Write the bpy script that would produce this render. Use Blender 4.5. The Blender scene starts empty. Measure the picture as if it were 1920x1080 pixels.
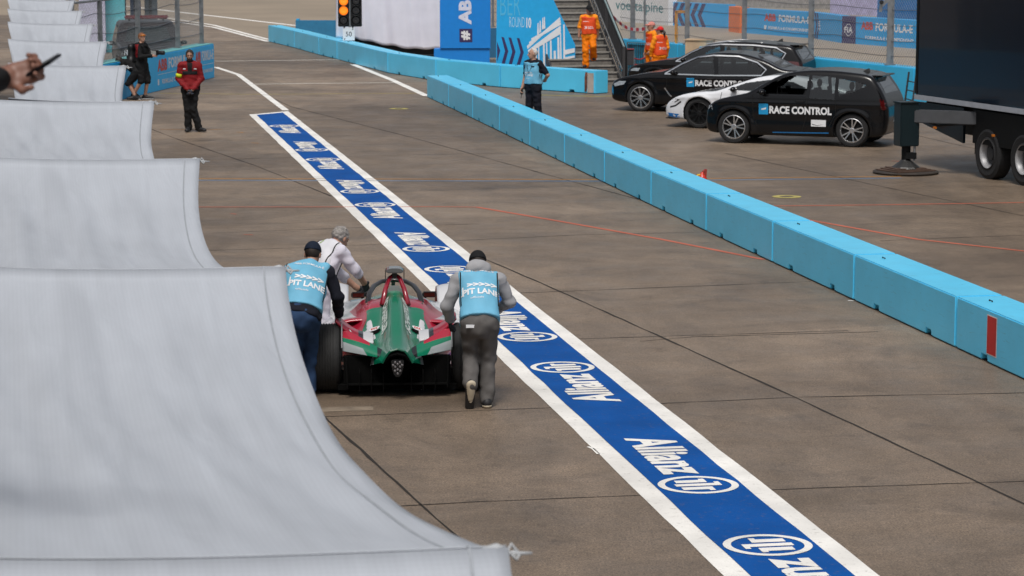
import bpy, bmesh, math, random
import numpy as np
from mathutils import Vector, Matrix
from mathutils.bvhtree import BVHTree
R = math.radians
S = bpy.context.scene
COL = S.collection
rng = np.random.default_rng(7)
random.seed(7)

# ------------------------------------------------------------------ camera
FPX, HC, TH = 4900.0, 4.81, math.atan(700 / 4900)
cam = bpy.data.cameras.new('camera'); camo = bpy.data.objects.new('camera', cam); COL.objects.link(camo)
camo.location = (0, 0, HC); camo.rotation_euler = (math.pi / 2 - TH, 0, 0)
cam.sensor_width = 36; cam.lens = FPX / 1920 * 36; cam.clip_start = .1; cam.clip_end = 1500
cam.dof.use_dof = True; cam.dof.focus_distance = 27.5; cam.dof.aperture_fstop = 7.5
S.camera = camo
# ------------------------------------------------------------------ light
w = bpy.data.worlds.new('World'); S.world = w; w.use_nodes = True
nt = w.node_tree; bg = nt.nodes['Background']
sky = nt.nodes.new('ShaderNodeTexSky'); sky.sky_type = 'NISHITA'; sky.sun_disc = False
SUN_EL, SUN_AZ = R(60), R(187)
sky.sun_elevation = SUN_EL; sky.sun_rotation = SUN_AZ; sky.air_density = 1.0; sky.dust_density = 4.0
hs = nt.nodes.new('ShaderNodeHueSaturation'); hs.inputs['Saturation'].default_value = .38
nt.links.new(sky.outputs[0], hs.inputs['Color']); nt.links.new(hs.outputs[0], bg.inputs[0]); bg.inputs[1].default_value = .10
sl = bpy.data.lights.new('sun', 'SUN'); sl.energy = 2.2; sl.angle = R(17); sl.color = (1, .965, .91)
so = bpy.data.objects.new('sun', sl); COL.objects.link(so)
# sun direction (towards the sun): azimuth measured clockwise from +Y
sd = Vector((math.sin(SUN_AZ) * math.cos(SUN_EL), math.cos(SUN_AZ) * math.cos(SUN_EL), math.sin(SUN_EL)))
so.rotation_euler = sd.to_track_quat('Z', 'Y').to_euler()
S.view_settings.view_transform = 'Standard'; S.view_settings.look = 'None'
S.view_settings.exposure = 0.0; S.view_settings.gamma = 1

# ------------------------------------------------------------------ measuring: pixel of the photograph -> point at height z
def ray(px, py):
    x = (px - 960) / FPX; y = -(py - 540) / FPX; c, s = math.cos(TH), math.sin(TH)
    return np.array([x, c + y * s, -s + y * c])
def P(px, py, z=0.0):
    d = ray(px, py); t = (z - HC) / d[2]
    return np.array([0, 0, HC]) + t * d
def Q(px, py, Y):
    d = ray(px, py); return np.array([0, 0, HC]) + d * (Y / d[1])
def V2(a): return np.array([a[0], a[1], 0.0])
def unit(a): a = np.asarray(a, float); return a / np.linalg.norm(a)

# ------------------------------------------------------------------ materials
def lin(c):
    c = c / 255.0
    return c / 12.92 if c <= .04045 else ((c + .055) / 1.055) ** 2.4
def rgb(r, g, b): return (lin(r), lin(g), lin(b), 1)
MATS = {}
def mat(name, col, rough=.6, metal=0., var=.12, scale=6., bump=0., bscale=60., coat=0., spec=.5, emit=None, attr=None, hole=None):
    if name in MATS: return MATS[name]
    m = bpy.data.materials.new(name); m.use_nodes = True; MATS[name] = m
    t = m.node_tree; b = t.nodes['Principled BSDF']; N = t.nodes.new; L = t.links.new
    b.inputs['Roughness'].default_value = rough; b.inputs['Metallic'].default_value = metal
    b.inputs['Coat Weight'].default_value = coat; b.inputs['Coat Roughness'].default_value = .04
    b.inputs['Specular IOR Level'].default_value = spec
    tc = N('ShaderNodeTexCoord')
    n = N('ShaderNodeTexNoise'); n.inputs['Scale'].default_value = scale; n.inputs['Detail'].default_value = 5
    L(tc.outputs['Object'], n.inputs['Vector'])
    mr = N('ShaderNodeMapRange'); mr.inputs['From Min'].default_value = .3; mr.inputs['From Max'].default_value = .7
    mr.inputs['To Min'].default_value = 1 - var; mr.inputs['To Max'].default_value = 1 + var * .6
    L(n.outputs['Fac'], mr.inputs['Value'])
    mx = N('ShaderNodeMix'); mx.data_type = 'RGBA'; mx.blend_type = 'MULTIPLY'; mx.inputs['Factor'].default_value = 1
    if attr:
        a = N('ShaderNodeAttribute'); a.attribute_name = attr; L(a.outputs['Color'], mx.inputs['A'])
    else: mx.inputs['A'].default_value = col
    L(mr.outputs[0], mx.inputs['B']); L(mx.outputs['Result'], b.inputs['Base Color'])
    if emit:
        b.inputs['Emission Color'].default_value = col; b.inputs['Emission Strength'].default_value = emit
    if bump:
        n2 = N('ShaderNodeTexNoise'); n2.inputs['Scale'].default_value = bscale; n2.inputs['Detail'].default_value = 4
        L(tc.outputs['Object'], n2.inputs['Vector'])
        bp = N('ShaderNodeBump'); bp.inputs['Strength'].default_value = bump; bp.inputs['Distance'].default_value = .01
        L(n2.outputs['Fac'], bp.inputs['Height']); L(bp.outputs[0], b.inputs['Normal'])
    return m

# ------------------------------------------------------------------ objects
def mk_mesh(name, v, f, smooth=False):
    me = bpy.data.meshes.new(name)
    me.from_pydata([tuple(map(float, x)) for x in v], [], [tuple(map(int, x)) for x in f])
    if smooth: me.polygons.foreach_set('use_smooth', np.ones(len(me.polygons), bool))
    me.update(); return me
def np_mesh(name, v, q):
    me = bpy.data.meshes.new(name); n = len(q)
    me.vertices.add(len(v)); me.vertices.foreach_set('co', np.asarray(v, np.float32).ravel())
    me.loops.add(n * 4); me.loops.foreach_set('vertex_index', np.asarray(q, np.int32).ravel())
    me.polygons.add(n); me.polygons.foreach_set('loop_start', np.arange(0, n * 4, 4, dtype=np.int32))
    me.polygons.foreach_set('use_smooth', np.ones(n, bool))
    me.update(calc_edges=True); me.validate(); return me
def tag(o, label=None, cat=None, group=None, kind=None):
    if label: o['label'] = label
    if cat: o['category'] = cat
    if group: o['group'] = group
    if kind: o['kind'] = kind
    return o
def thing(name, label, cat, loc=(0, 0, 0), rz=0., group=None):
    o = bpy.data.objects.new(name, None); COL.objects.link(o); o.empty_display_size = .2
    o.location = tuple(map(float, loc)); o.rotation_euler = (0, 0, rz)
    return tag(o, label, cat, group)
def ob(name, me, m, parent=None, world=False):
    """link mesh as one object; world=True: the mesh was made in world coordinates"""
    o = bpy.data.objects.new(name, me); COL.objects.link(o)
    me.materials.clear()
    for x in (m if isinstance(m, (list, tuple)) else [m]): me.materials.append(x)
    if parent:
        o.parent = parent
        if world:
            M = Matrix.Identity(4); p = parent
            while p: M = p.matrix_basis @ M; p = p.parent
            me.transform(M.inverted())
    return o
def structure(name, me, m): return tag(ob(name, me, m), kind='structure')
def copy_tree(o, parent=None):
    c = o.copy(); COL.objects.link(c); c.parent = parent
    for ch in list(o.children): copy_tree(ch, c)
    return c

class MB:
    """collects simple shapes into one mesh"""
    def __init__(s): s.v = []; s.f = []
    def add(s, v, f):
        n = len(s.v); s.v += [tuple(map(float, x)) for x in v]; s.f += [tuple(i + n for i in q) for q in f]; return s
    def box(s, c, size, rz=0., M=None):
        x, y, z = [a / 2 for a in size]
        v = [(-x, -y, -z), (x, -y, -z), (x, y, -z), (-x, y, -z), (-x, -y, z), (x, -y, z), (x, y, z), (-x, y, z)]
        if M is None: M = Matrix.Rotation(rz, 3, 'Z')
        v = [Vector(c) + M @ Vector(q) for q in v]
        return s.add(v, [(3, 2, 1, 0), (4, 5, 6, 7), (0, 1, 5, 4), (1, 2, 6, 5), (2, 3, 7, 6), (3, 0, 4, 7)])
    def bar(s, a, b, wd, dp, up=(0, 0, 1)):
        a = Vector(a); b = Vector(b); d = (b - a); L = d.length; d.normalize()
        x = d.cross(Vector(up));
        if x.length < 1e-4: x = d.cross(Vector((1, 0, 0)))
        x.normalize(); z = x.cross(d)
        M = Matrix((x, d, z)).transposed()
        return s.box((a + b) / 2, (wd, L, dp), M=M)
    def tube(s, pts, r, n=8, cap=True, ry=None):
        pts = [Vector(p) for p in pts]; rs = r if isinstance(r, (list, tuple)) else [r] * len(pts)
        V = []; F = []; up = Vector((0, 0, 1))
        d0 = (pts[1] - pts[0]).normalized()
        if abs(d0.z) > .9: up = Vector((1, 0, 0))
        for i, p in enumerate(pts):
            d = (pts[min(i + 1, len(pts) - 1)] - pts[max(i - 1, 0)]).normalized()
            x = d.cross(up)
            if x.length < 1e-3: x = d.cross(Vector((0, 1, 0)))
            x.normalize(); y = x.cross(d)
            for k in range(n):
                a = 2 * math.pi * k / n
                V.append(p + x * rs[i] * math.cos(a) + y * rs[i] * (ry or 1) * math.sin(a))
        for i in range(len(pts) - 1):
            for k in range(n):
                F.append((i * n + k, i * n + (k + 1) % n, (i + 1) * n + (k + 1) % n, (i + 1) * n + k))
        if cap: F.append(tuple(range(n))[::-1]); F.append(tuple((len(pts) - 1) * n + k for k in range(n)))
        return s.add(V, F)
    def lathe(s, prof, n=32, c=(0, 0, 0), axis='x', cap=True):
        """prof: (along, radius)"""
        V = []; F = []
        for (a, r) in prof:
            for k in range(n):
                t = 2 * math.pi * k / n; u, v = r * math.cos(t), r * math.sin(t)
                q = {'x': (a, u, v), 'y': (v, a, u), 'z': (u, v, a)}[axis]
                V.append((c[0] + q[0], c[1] + q[1], c[2] + q[2]))
        for i in range(len(prof) - 1):
            for k in range(n):
                F.append((i * n + k, i * n + (k + 1) % n, (i + 1) * n + (k + 1) % n, (i + 1) * n + k))
        if cap and prof[0][1] > 1e-4: F.append(tuple(range(n))[::-1])
        if cap and prof[-1][1] > 1e-4: F.append(tuple((len(prof) - 1) * n + k for k in range(n)))
        return s.add(V, F)
    def prism(s, poly, o, xd, yd, depth):
        """2D outline lifted to a plate: front face at o, thickness behind it"""
        o = Vector(o); xd = Vector(xd); yd = Vector(yd); nd = xd.cross(yd).normalized(); n = len(poly)
        A = [o + xd * x + yd * y for x, y in poly]; B = [p - nd * depth for p in A]
        F = [tuple(range(n)), tuple(range(2 * n - 1, n - 1, -1))]
        F += [(i, n + i, n + (i + 1) % n, (i + 1) % n) for i in range(n)]
        return s.add(A + B, F)
    def quad(s, *p): return s.add(p, [tuple(range(len(p)))])
    def build(s, name, m, parent=None, world=False, smooth=False, bevel=0., auto=None):
        me = mk_mesh(name, s.v, s.f, smooth)
        bm = bmesh.new(); bm.from_mesh(me)
        bmesh.ops.recalc_face_normals(bm, faces=bm.faces)
        if bevel:
            ed = [e for e in bm.edges if e.is_manifold and e.calc_face_angle(0) > .5]
            bmesh.ops.bevel(bm, geom=ed, offset=bevel, segments=2, affect='EDGES', clamp_overlap=True)
        if auto is not None:
            for f in bm.faces: f.smooth = True
            for e in bm.edges: e.smooth = e.calc_face_angle(0) < auto
        bm.to_mesh(me); bm.free()
        return ob(name, me, m, parent, world)

# ------------------------------------------------------------------ lettering
TXT = {}
def text_mesh(s, bold=0.02):
    k = (s, bold)
    if k not in TXT:
        c = bpy.data.curves.new('t', 'FONT'); c.body = s; c.fill_mode = 'FRONT'; c.dimensions = '2D'; c.offset = bold; c.resolution_u = 3
        o = bpy.data.objects.new('t', c); COL.objects.link(o)
        dg = bpy.context.evaluated_depsgraph_get()
        me = bpy.data.meshes.new_from_object(o.evaluated_get(dg))
        v = np.array([x.co[:2] for x in me.vertices]); f = [tuple(p.vertices) for p in me.polygons]
        bpy.data.objects.remove(o); bpy.data.curves.remove(c); bpy.data.meshes.remove(me)
        lo, hi = v.min(0), v.max(0)
        TXT[k] = ((v - lo) / (hi - lo), f, (hi - lo)[0] / (hi - lo)[1])
    return TXT[k]
for _s in ['Allianz', 'RACE CONTROL', 'ABB', 'FORMULA-E', 'FORMULA-E CHAMPIONSHIP', 'PIT LANE', 'ROUND', '10', 'BER', '#', 'AB', 'voestalpine',
           '50', 'SCHAEFFLER', 'FIA', 'ABB FORMULA-E', 'TRACK', 'MARSHAL', 'e', '3', 'officials', '>>>>>', 'HYPER', '|-)', '(((', 'J']:
    text_mesh(_s)
def lettering(s, o, xd, yd, width, height, m, parent, bold=0.02, off=.004, world=True, name='lettering'):
    v, f, asp = text_mesh(s, bold)
    xd = Vector(xd).normalized(); yd = Vector(yd).normalized(); n = xd.cross(yd).normalized(); o = Vector(o) + n * off
    if height is None: height = width / asp
    if width is None: width = height * asp
    me = mk_mesh(name, [o + xd * (a * width) + yd * (b * height) for a, b in v], f)
    return ob(name, me, m, parent, world)
def subdivided(v2, f, L):
    bm = bmesh.new(); vs = [bm.verts.new((a, b, 0)) for a, b in v2]
    for q in f:
        try: bm.faces.new([vs[i] for i in q])
        except ValueError: pass
    bmesh.ops.triangulate(bm, faces=bm.faces)
    for _ in range(5):
        ed = [e for e in bm.edges if e.calc_length() > L]
        if not ed: break
        bmesh.ops.subdivide_edges(bm, edges=ed, cuts=1); bmesh.ops.triangulate(bm, faces=bm.faces)
    bm.verts.index_update()
    r = np.array([v.co[:2] for v in bm.verts]), [tuple(v.index for v in q.verts) for q in bm.faces]
    bm.free(); return r
def decal(name, v2, f, o, xd, yd, bvh, m, parent, off=.003, L=.05, maxd=3.):
    """lay a flat outline on a curved surface: every vertex is dropped along the normal of the outline's plane"""
    v2, f = subdivided(v2, f, L)
    o = Vector(o); xd = Vector(xd).normalized(); yd = Vector(yd).normalized(); n = xd.cross(yd).normalized()
    out = []; ok = []
    for a, b in v2:
        p = o + xd * float(a) + yd * float(b)
        h, nn, i, d = bvh.ray_cast(p, -n, maxd)
        ok.append(h is not None)
        if h is None: out.append(p)
        else:
            if nn.dot(n) < 0: nn = -nn
            out.append(h + (nn * .6 + n * .4) * off)
    ff = [q for q in f if all(ok[i] for i in q)]
    if not ff: return None
    me = mk_mesh(name, out, ff, True)
    return ob(name, me, m, parent)
def text_decal(s, o, xd, yd, width, height, bvh, m, parent, bold=.02, off=.003, L=.06, name='lettering'):
    v, f, asp = text_mesh(s, bold)
    if height is None: height = width / asp
    return decal(name, v * [width, height], f, o, xd, yd, bvh, m, parent, off, L)
def bvh_of(me):
    return BVHTree.FromPolygons([v.co[:] for v in me.vertices], [tuple(p.vertices) for p in me.polygons])

# ------------------------------------------------------------------ implicit surfaces (numpy)
def smin(a, b, k):
    h = np.clip(.5 + .5 * (b - a) / k, 0, 1); return b * (1 - h) + a * h - k * h * (1 - h)
def smax(a, b, k): return -smin(-a, -b, k)
def cone(a, b, ra, rb, ax=None, k=1.):
    a = np.asarray(a, float); b = np.asarray(b, float); ba = b - a
    if ax is not None:
        ax = unit(ax); ba = ba + ax * ((ba @ ax) * (1 / k - 1))
    bb = max(ba @ ba, 1e-9)
    def f(p):
        q = p - a
        if ax is not None: q = q + np.outer((q @ ax) * (1 / k - 1), ax)
        t = np.clip(q @ ba / bb, 0, 1)
        q = q - t[:, None] * ba
        return (np.sqrt((q * q).sum(1)) - (ra + (rb - ra) * t)) * (k if ax is not None else 1.) ** .5
    return f
def ell(c, r, A=None):
    c = np.asarray(c, float); r = np.asarray(r, float)
    def f(p):
        q = p - c
        if A is not None: q = q @ A.T
        k0 = np.sqrt(((q / r) ** 2).sum(1)); k1 = np.sqrt(((q / r ** 2) ** 2).sum(1)) + 1e-9
        return k0 * (k0 - 1) / k1
    return f
def union(fs, k=.03):
    def f(p):
        d = fs[0](p)
        for g in fs[1:]: d = smin(d, g(p), k)
        return d
    return f
def half(n, c):
    n = unit(n); c = np.asarray(c, float)
    return lambda p: (p - c) @ n
def inter(f, g, k=.008): return lambda p: smax(f(p), g(p), k)
def minus(f, g, k=.008): return lambda p: smax(f(p), -g(p), k)
def wrinkle(f, amp=.005, scale=45., seed=0):
    r = np.random.default_rng(seed); D = r.normal(size=(6, 3)); D /= np.linalg.norm(D, axis=1)[:, None]
    D[:, 2] *= 1.6; K = D * scale * r.uniform(.6, 1.5, 6)[:, None]; ph = r.uniform(0, 6.28, 6)
    def g(p):
        q = p @ K.T + ph
        q = q + 1.2 * np.sin(q[:, [1, 2, 3, 4, 5, 0]] * .6)
        return f(p) + amp * np.sin(q).sum(1) * .45
    return g
def sdf_mesh(name, f, lo, hi, h, newton=2):
    lo = np.asarray(lo, float); hi = np.asarray(hi, float)
    m = np.ceil((hi - lo) / h / 4).astype(int); n = m * 4
    ax = [lo[i] + (np.arange(m[i]) + .5) * 4 * h for i in range(3)]
    g = np.stack(np.meshgrid(*ax, indexing='ij'), -1).reshape(-1, 3)
    cv = f(g).reshape(m); act = np.abs(cv) < 4 * h * 2.0
    big = np.repeat(np.repeat(np.repeat(cv, 4, 0), 4, 1), 4, 2); am = np.repeat(np.repeat(np.repeat(act, 4, 0), 4, 1), 4, 2)
    vals = np.pad(big, ((0, 1),) * 3, mode='edge')
    mk = np.zeros(n + 1, bool)
    for dx in (0, 1):
        for dy in (0, 1):
            for dz in (0, 1): mk[dx:dx + n[0], dy:dy + n[1], dz:dz + n[2]] |= am
    ii = np.argwhere(mk); pts = lo + ii * h
    ev = np.concatenate([f(pts[i:i + 200000]) for i in range(0, len(pts), 200000)])
    vals[mk] = np.where(ev == 0, 1e-6, ev)
    vals[0], vals[-1], vals[:, 0], vals[:, -1], vals[:, :, 0], vals[:, :, -1] = [np.maximum(a, 1e-4) for a in (vals[0], vals[-1], vals[:, 0], vals[:, -1], vals[:, :, 0], vals[:, :, -1])]
    s = vals < 0
    cs = [(a, b, c) for a in (0, 1) for b in (0, 1) for c in (0, 1)]
    sub = lambda A, c: A[c[0]:c[0] + n[0], c[1]:c[1] + n[1], c[2]:c[2] + n[2]]
    cnt = sum(sub(s, c).astype(np.int8) for c in cs)
    a = (cnt > 0) & (cnt < 8); ai = np.argwhere(a); idx = -np.ones(n, np.int64); idx[a] = np.arange(len(ai))
    acc = np.zeros((len(ai), 3)); num = np.zeros(len(ai))
    for c0 in cs:
        for x in range(3):
            if c0[x]: continue
            c1 = list(c0); c1[x] = 1
            v0 = vals[tuple((ai + c0).T)]; v1 = vals[tuple((ai + c1).T)]
            e = (v0 < 0) != (v1 < 0); t = np.where(e, v0 / np.where(e, v0 - v1, 1), 0)
            q = np.tile(np.array(c0, float), (len(ai), 1)); q[:, x] = t
            acc += q * e[:, None]; num += e
    V = lo + (ai + acc / num[:, None]) * h
    F = []
    e = s[:-1, 1:-1, 1:-1] != s[1:, 1:-1, 1:-1]; i, j, k = np.nonzero(e); j = j + 1; k = k + 1
    q = np.stack([idx[i, j - 1, k - 1], idx[i, j, k - 1], idx[i, j, k], idx[i, j - 1, k]], 1); fl = ~s[i, j, k]; q[fl] = q[fl][:, ::-1]; F.append(q)
    e = s[1:-1, :-1, 1:-1] != s[1:-1, 1:, 1:-1]; i, j, k = np.nonzero(e); i = i + 1; k = k + 1
    q = np.stack([idx[i - 1, j, k - 1], idx[i - 1, j, k], idx[i, j, k], idx[i, j, k - 1]], 1); fl = ~s[i, j, k]; q[fl] = q[fl][:, ::-1]; F.append(q)
    e = s[1:-1, 1:-1, :-1] != s[1:-1, 1:-1, 1:]; i, j, k = np.nonzero(e); i = i + 1; j = j + 1
    q = np.stack([idx[i - 1, j - 1, k], idx[i, j - 1, k], idx[i, j, k], idx[i - 1, j, k]], 1); fl = ~s[i, j, k]; q[fl] = q[fl][:, ::-1]; F.append(q)
    F = np.concatenate(F); F = F[(F >= 0).all(1)]
    for _ in range(newton):
        d = f(V); ep = h * .15
        G = np.stack([(f(V + ep * np.eye(3)[x]) - d) / ep for x in range(3)], 1)
        st = d[:, None] * G / np.maximum((G * G).sum(1), .05)[:, None]
        ln = np.linalg.norm(st, axis=1); V = V - st * np.minimum(1, h * .6 / np.maximum(ln, 1e-9))[:, None]
    return np_mesh(name, V, F)
# ================================================================== SETTING
_j0, _j1 = P(1035, 540), P(1920, 945); GA = math.atan2(_j1[1] - _j0[1], _j1[0] - _j0[0]) + math.pi / 2; GA = math.atan2(math.sin(GA), math.cos(GA))
_c, _s = math.cos(-GA), math.sin(-GA); _k = P(1495, 747)
GU, GV = -(_c * _k[0] - _s * _k[1]), -(_s * _k[0] + _c * _k[1])
def ground_material():
    m = bpy.data.materials.new('concrete_ground'); m.use_nodes = True; t = m.node_tree; N = t.nodes.new; L = t.links.new
    b = t.nodes['Principled BSDF']; tc = N('ShaderNodeTexCoord')
    def noise(scale, det=6, rough=.6, vec=None, dist=0.):
        n = N('ShaderNodeTexNoise'); n.inputs['Scale'].default_value = scale; n.inputs['Detail'].default_value = det
        n.inputs['Roughness'].default_value = rough; n.inputs['Distortion'].default_value = dist
        L(vec or tc.outputs['Object'], n.inputs['Vector']); return n.outputs['Fac']
    def rng_(v, a, b_, c, d):
        r = N('ShaderNodeMapRange'); r.inputs['From Min'].default_value = a; r.inputs['From Max'].default_value = b_
        r.inputs['To Min'].default_value = c; r.inputs['To Max'].default_value = d; L(v, r.inputs['Value']); return r.outputs[0]
    def mulc(a, f):
        x = N('ShaderNodeMix'); x.data_type = 'RGBA'; x.blend_type = 'MULTIPLY'; x.inputs['Factor'].default_value = 1
        L(a, x.inputs['A']); L(f, x.inputs['B']); return x.outputs['Result']
    mp = N('ShaderNodeMapping'); mp.inputs['Rotation'].default_value = (0, 0, R(10)); mp.inputs['Scale'].default_value = (1, .16, 1)
    L(tc.outputs['Object'], mp.inputs['Vector'])
    big = noise(.09, 5, .6, dist=.6)
    c = N('ShaderNodeValToRGB'); e = c.color_ramp.elements
    e[0].position = .36; e[0].color = (.140, .103, .073, 1); e[1].position = .66; e[1].color = (.252, .189, .135, 1)
    L(big, c.inputs[0]); col = c.outputs[0]
    col = mulc(col, rng_(noise(.7, 8, .7, dist=1.), .3, .7, .72, 1.22))
    col = mulc(col, rng_(noise(1.6, 6, .65, mp.outputs[0], 1.), .35, .75, 1.08, .84))    # rubber streaks along the lane
    col = mulc(col, rng_(noise(16, 6, .8), .3, .7, .72, 1.24))
    col = mulc(col, rng_(noise(55, 3, .8), .35, .65, .45, 1.52))                           # aggregate
    col = mulc(col, rng_(noise(2.2, 2, .5), .66, .72, 1, .82))                             # oil spots
    # every slab was cast on its own day: a slightly different tone each
    m2 = N('ShaderNodeMapping'); m2.vector_type = 'POINT'; m2.inputs['Rotation'].default_value = (0, 0, -GA); m2.inputs['Location'].default_value = (GU, GV, 0); L(tc.outputs['Object'], m2.inputs['Vector'])
    sn = N('ShaderNodeVectorMath'); sn.operation = 'DIVIDE'; sn.inputs[1].default_value = (4.85, 4.05, 50); L(m2.outputs[0], sn.inputs[0])
    fl_ = N('ShaderNodeVectorMath'); fl_.operation = 'FLOOR'; L(sn.outputs[0], fl_.inputs[0])
    wn = N('ShaderNodeTexWhiteNoise'); wn.noise_dimensions = '2D'; L(fl_.outputs[0], wn.inputs['Vector'])
    col = mulc(col, rng_(wn.outputs['Value'], 0, 1, .86, 1.12))
    st_ = noise(.33, 7, .72, dist=1.6); col = mulc(col, rng_(st_, .56, .70, 1, .74))
    L(col, b.inputs['Base Color']); b.inputs['Specular IOR Level'].default_value = .5
    L(rng_(noise(1.3, 5), .3, .7, .42, .62), b.inputs['Roughness'])
    bp = N('ShaderNodeBump'); bp.inputs['Strength'].default_value = .35; bp.inputs['Distance'].default_value = .006
    L(noise(70, 3, .7), bp.inputs['Height']); L(bp.outputs[0], b.inputs['Normal'])
    return m
g = MB(); g.quad((-260, -60, 0), (260, -60, 0), (260, 420, 0), (-260, 420, 0))
structure('ground', mk_mesh('ground', g.v, g.f), ground_material())

def paint_material(name, col, wear=.35, rough=.6):
    """road paint: chipped where a noise says so, the concrete's brown showing through"""
    m = mat(name, col, rough, var=.18, scale=1.4, spec=.12); t = m.node_tree; N = t.nodes.new; L = t.links.new
    b = t.nodes['Principled BSDF']; src = b.inputs['Base Color'].links[0].from_socket
    tc = N('ShaderNodeTexCoord'); n = N('ShaderNodeTexNoise'); n.inputs['Scale'].default_value = 14; n.inputs['Detail'].default_value = 9; n.inputs['Roughness'].default_value = .75
    L(tc.outputs['Object'], n.inputs['Vector'])
    r = N('ShaderNodeMapRange'); r.inputs['From Min'].default_value = .56; r.inputs['From Max'].default_value = .72; r.inputs['To Max'].default_value = wear
    L(n.outputs['Fac'], r.inputs['Value'])
    n2 = N('ShaderNodeTexNoise'); n2.inputs['Scale'].default_value = 90; n2.inputs['Detail'].default_value = 2
    L(tc.outputs['Object'], n2.inputs['Vector'])
    bp = N('ShaderNodeBump'); bp.inputs['Strength'].default_value = .35; bp.inputs['Distance'].default_value = .005
    L(n2.outputs['Fac'], bp.inputs['Height']); L(bp.outputs[0], b.inputs['Normal'])
    x = N('ShaderNodeMix'); x.data_type = 'RGBA'; L(r.outputs[0], x.inputs['Factor']); L(src, x.inputs['A']); x.inputs['B'].default_value = (.16, .13, .10, 1)
    L(x.outputs['Result'], b.inputs['Base Color']); return m
WHITE_PAINT = paint_material('white_road_paint', (.80, .78, .74, 1), .6)
BLUE_PAINT = paint_material('blue_road_paint', (.002, .075, .31, 1), .5, .7)
THIN_WHITE = paint_material('thin_white_paint', (.66, .62, .56, 1), .9)
RED_LINE = paint_material('red_line_paint', (.50, .135, .085, 1), 1.)
BLUE_LINE = paint_material('blue_line_paint', (.15, .26, .42, 1), 1.)
ORANGE_LINE = paint_material('orange_line_paint', (.50, .24, .07, 1), 1.)
YELLOW_LINE = paint_material('yellow_line_paint', (.48, .40, .10, 1), 1.)

def ribbon(mb, pts, wd, z, jit=0., step=.5):
    """flat strip along ground points, optionally with ragged edges"""
    pts = [V2(p) for p in pts]; fine = []
    for a, b in zip(pts[:-1], pts[1:]):
        n = max(1, int(np.linalg.norm(b - a) / step)) if jit else 1
        fine += [a + (b - a) * i / n for i in range(n)]
    fine.append(pts[-1]); L = []; Rr = []
    for i, p in enumerate(fine):
        d = unit(fine[min(i + 1, len(fine) - 1)] - fine[max(i - 1, 0)]); nrm = np.array([-d[1], d[0], 0])
        o = nrm * (random.uniform(-1, 1) * jit); hw = wd / 2 * (1 + (random.uniform(-.5, .5) if jit else 0))
        L.append(p + o + nrm * hw + [0, 0, z]); Rr.append(p + o - nrm * hw + [0, 0, z])
    n = len(fine); mb.add(L + Rr, [(i, n + i, n + i + 1, i + 1) for i in range(n - 1)])
def line(name, pxs, wd, m, z=.004):
    mb = MB(); ribbon(mb, [P(*p) for p in pxs], wd, z); structure(name, mk_mesh(name, mb.v, mb.f), m)

mb = MB()
tp_ = [V2(P(-900, 12)), V2(P(295, 33)), V2(P(400, 49)), V2(P(503, 78)), V2(P(632, 103)), V2(P(760, 108)), V2(P(930, 112)), V2(P(1160, 128)), V2(P(1270, 141)), V2(P(1712, 197)), V2(P(2300, 262))]
mb.add([p + [0, 0, .002] for p in tp_] + [np.array([240, 60, .002]), np.array([240, 400, .002]), np.array([-240, 400, .002])], [tuple(range(len(tp_) + 3))])
structure('track_surface', mk_mesh('track_surface', mb.v, mb.f), mat('track_asphalt', (.30, .235, .165, 1), .5, var=.16, scale=.25))
# slab joints
mb = MB()
for pts in [[(470, 165), (545, 200), (780, 260), (1060, 337), (1211, 378), (1330, 411)], [(905, 484), (1035, 540), (1495, 747), (1920, 945), (2100, 1030)],
            [(230, 222), (330, 260), (480, 311), (621, 368)], [(520, 702), (575, 752), (861, 1010), (990, 1130)], [(1361, 288), (1687, 357), (1920, 405), (2100, 445)],
            [(1500, 200), (1700, 250), (1920, 300)]]:
    ribbon(mb, [P(*p) for p in pts], .026, .003, .007, .35)
for pts in [[(500, 786), (900, 770), (1240, 757), (1495, 745), (1980, 736)], [(600, 957), (900, 941), (1460, 918), (2000, 900)], [(940, 640), (1240, 631), (1590, 620)],
            [(960, 550), (1300, 537), (1520, 528)], [(400, 437), (640, 428), (900, 420)], [(1200, 640), (1300, 632), (1646, 622)], [(1650, 452), (1760, 447), (1960, 440)],
            [(380, 470), (560, 465), (1100, 440), (1300, 436)], [(380, 300), (700, 292), (1000, 286)]]:
    ribbon(mb, [P(*p) for p in pts], .018, .003, .008, .35)
structure('ground_joints', mk_mesh('ground_joints', mb.v, mb.f), mat('joint_filler', (.022, .017, .014, 1), .9))
# old patch
line('pale_patch', [(574, 770), (640, 767), (700, 766)], .22, mat('repair_mortar', (.24, .19, .14, 1), .85, var=.4, scale=4), .0025)

# ---- the sponsor stripe along the pit lane
L0, L1 = V2(P(467, 215)), V2(P(1357, 1080)); R0, R1 = V2(P(540, 208.5)), V2(P(1650, 1080))
sdn = unit(L1 - L0); L1 = L0 + sdn * 56
rdn = unit(R1 - R0); R1 = R0 + rdn * 57.2
def st(t, s):   # t along (0 far .. 1 near), s across (0 left .. 1 right)
    return (L0 + (L1 - L0) * t) * (1 - s) + (R0 + (R1 - R0) * t) * s
def strip(name, s0, s1, t0, t1, z, m):
    mb = MB(); A = []; B = []; n = 90
    for i in range(n + 1):
        t = t0 + (t1 - t0) * i / n; k = (.006 if 0 < i < n else 0)
        A.append(st(t, s0 + random.uniform(-k, k)) + [0, 0, z]); B.append(st(t, s1 + random.uniform(-k, k)) + [0, 0, z])
    mb.add(A + B, [(i, n + 1 + i, n + 2 + i, i + 1) for i in range(n)])
    return structure(name, mk_mesh(name, mb.v, mb.f), m)
strip('pit_lane_stripe', .0, 1., 0, 1, .004, WHITE_PAINT)
strip('blue_stripe', .165, .835, .006, .999, .008, BLUE_PAINT)
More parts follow.
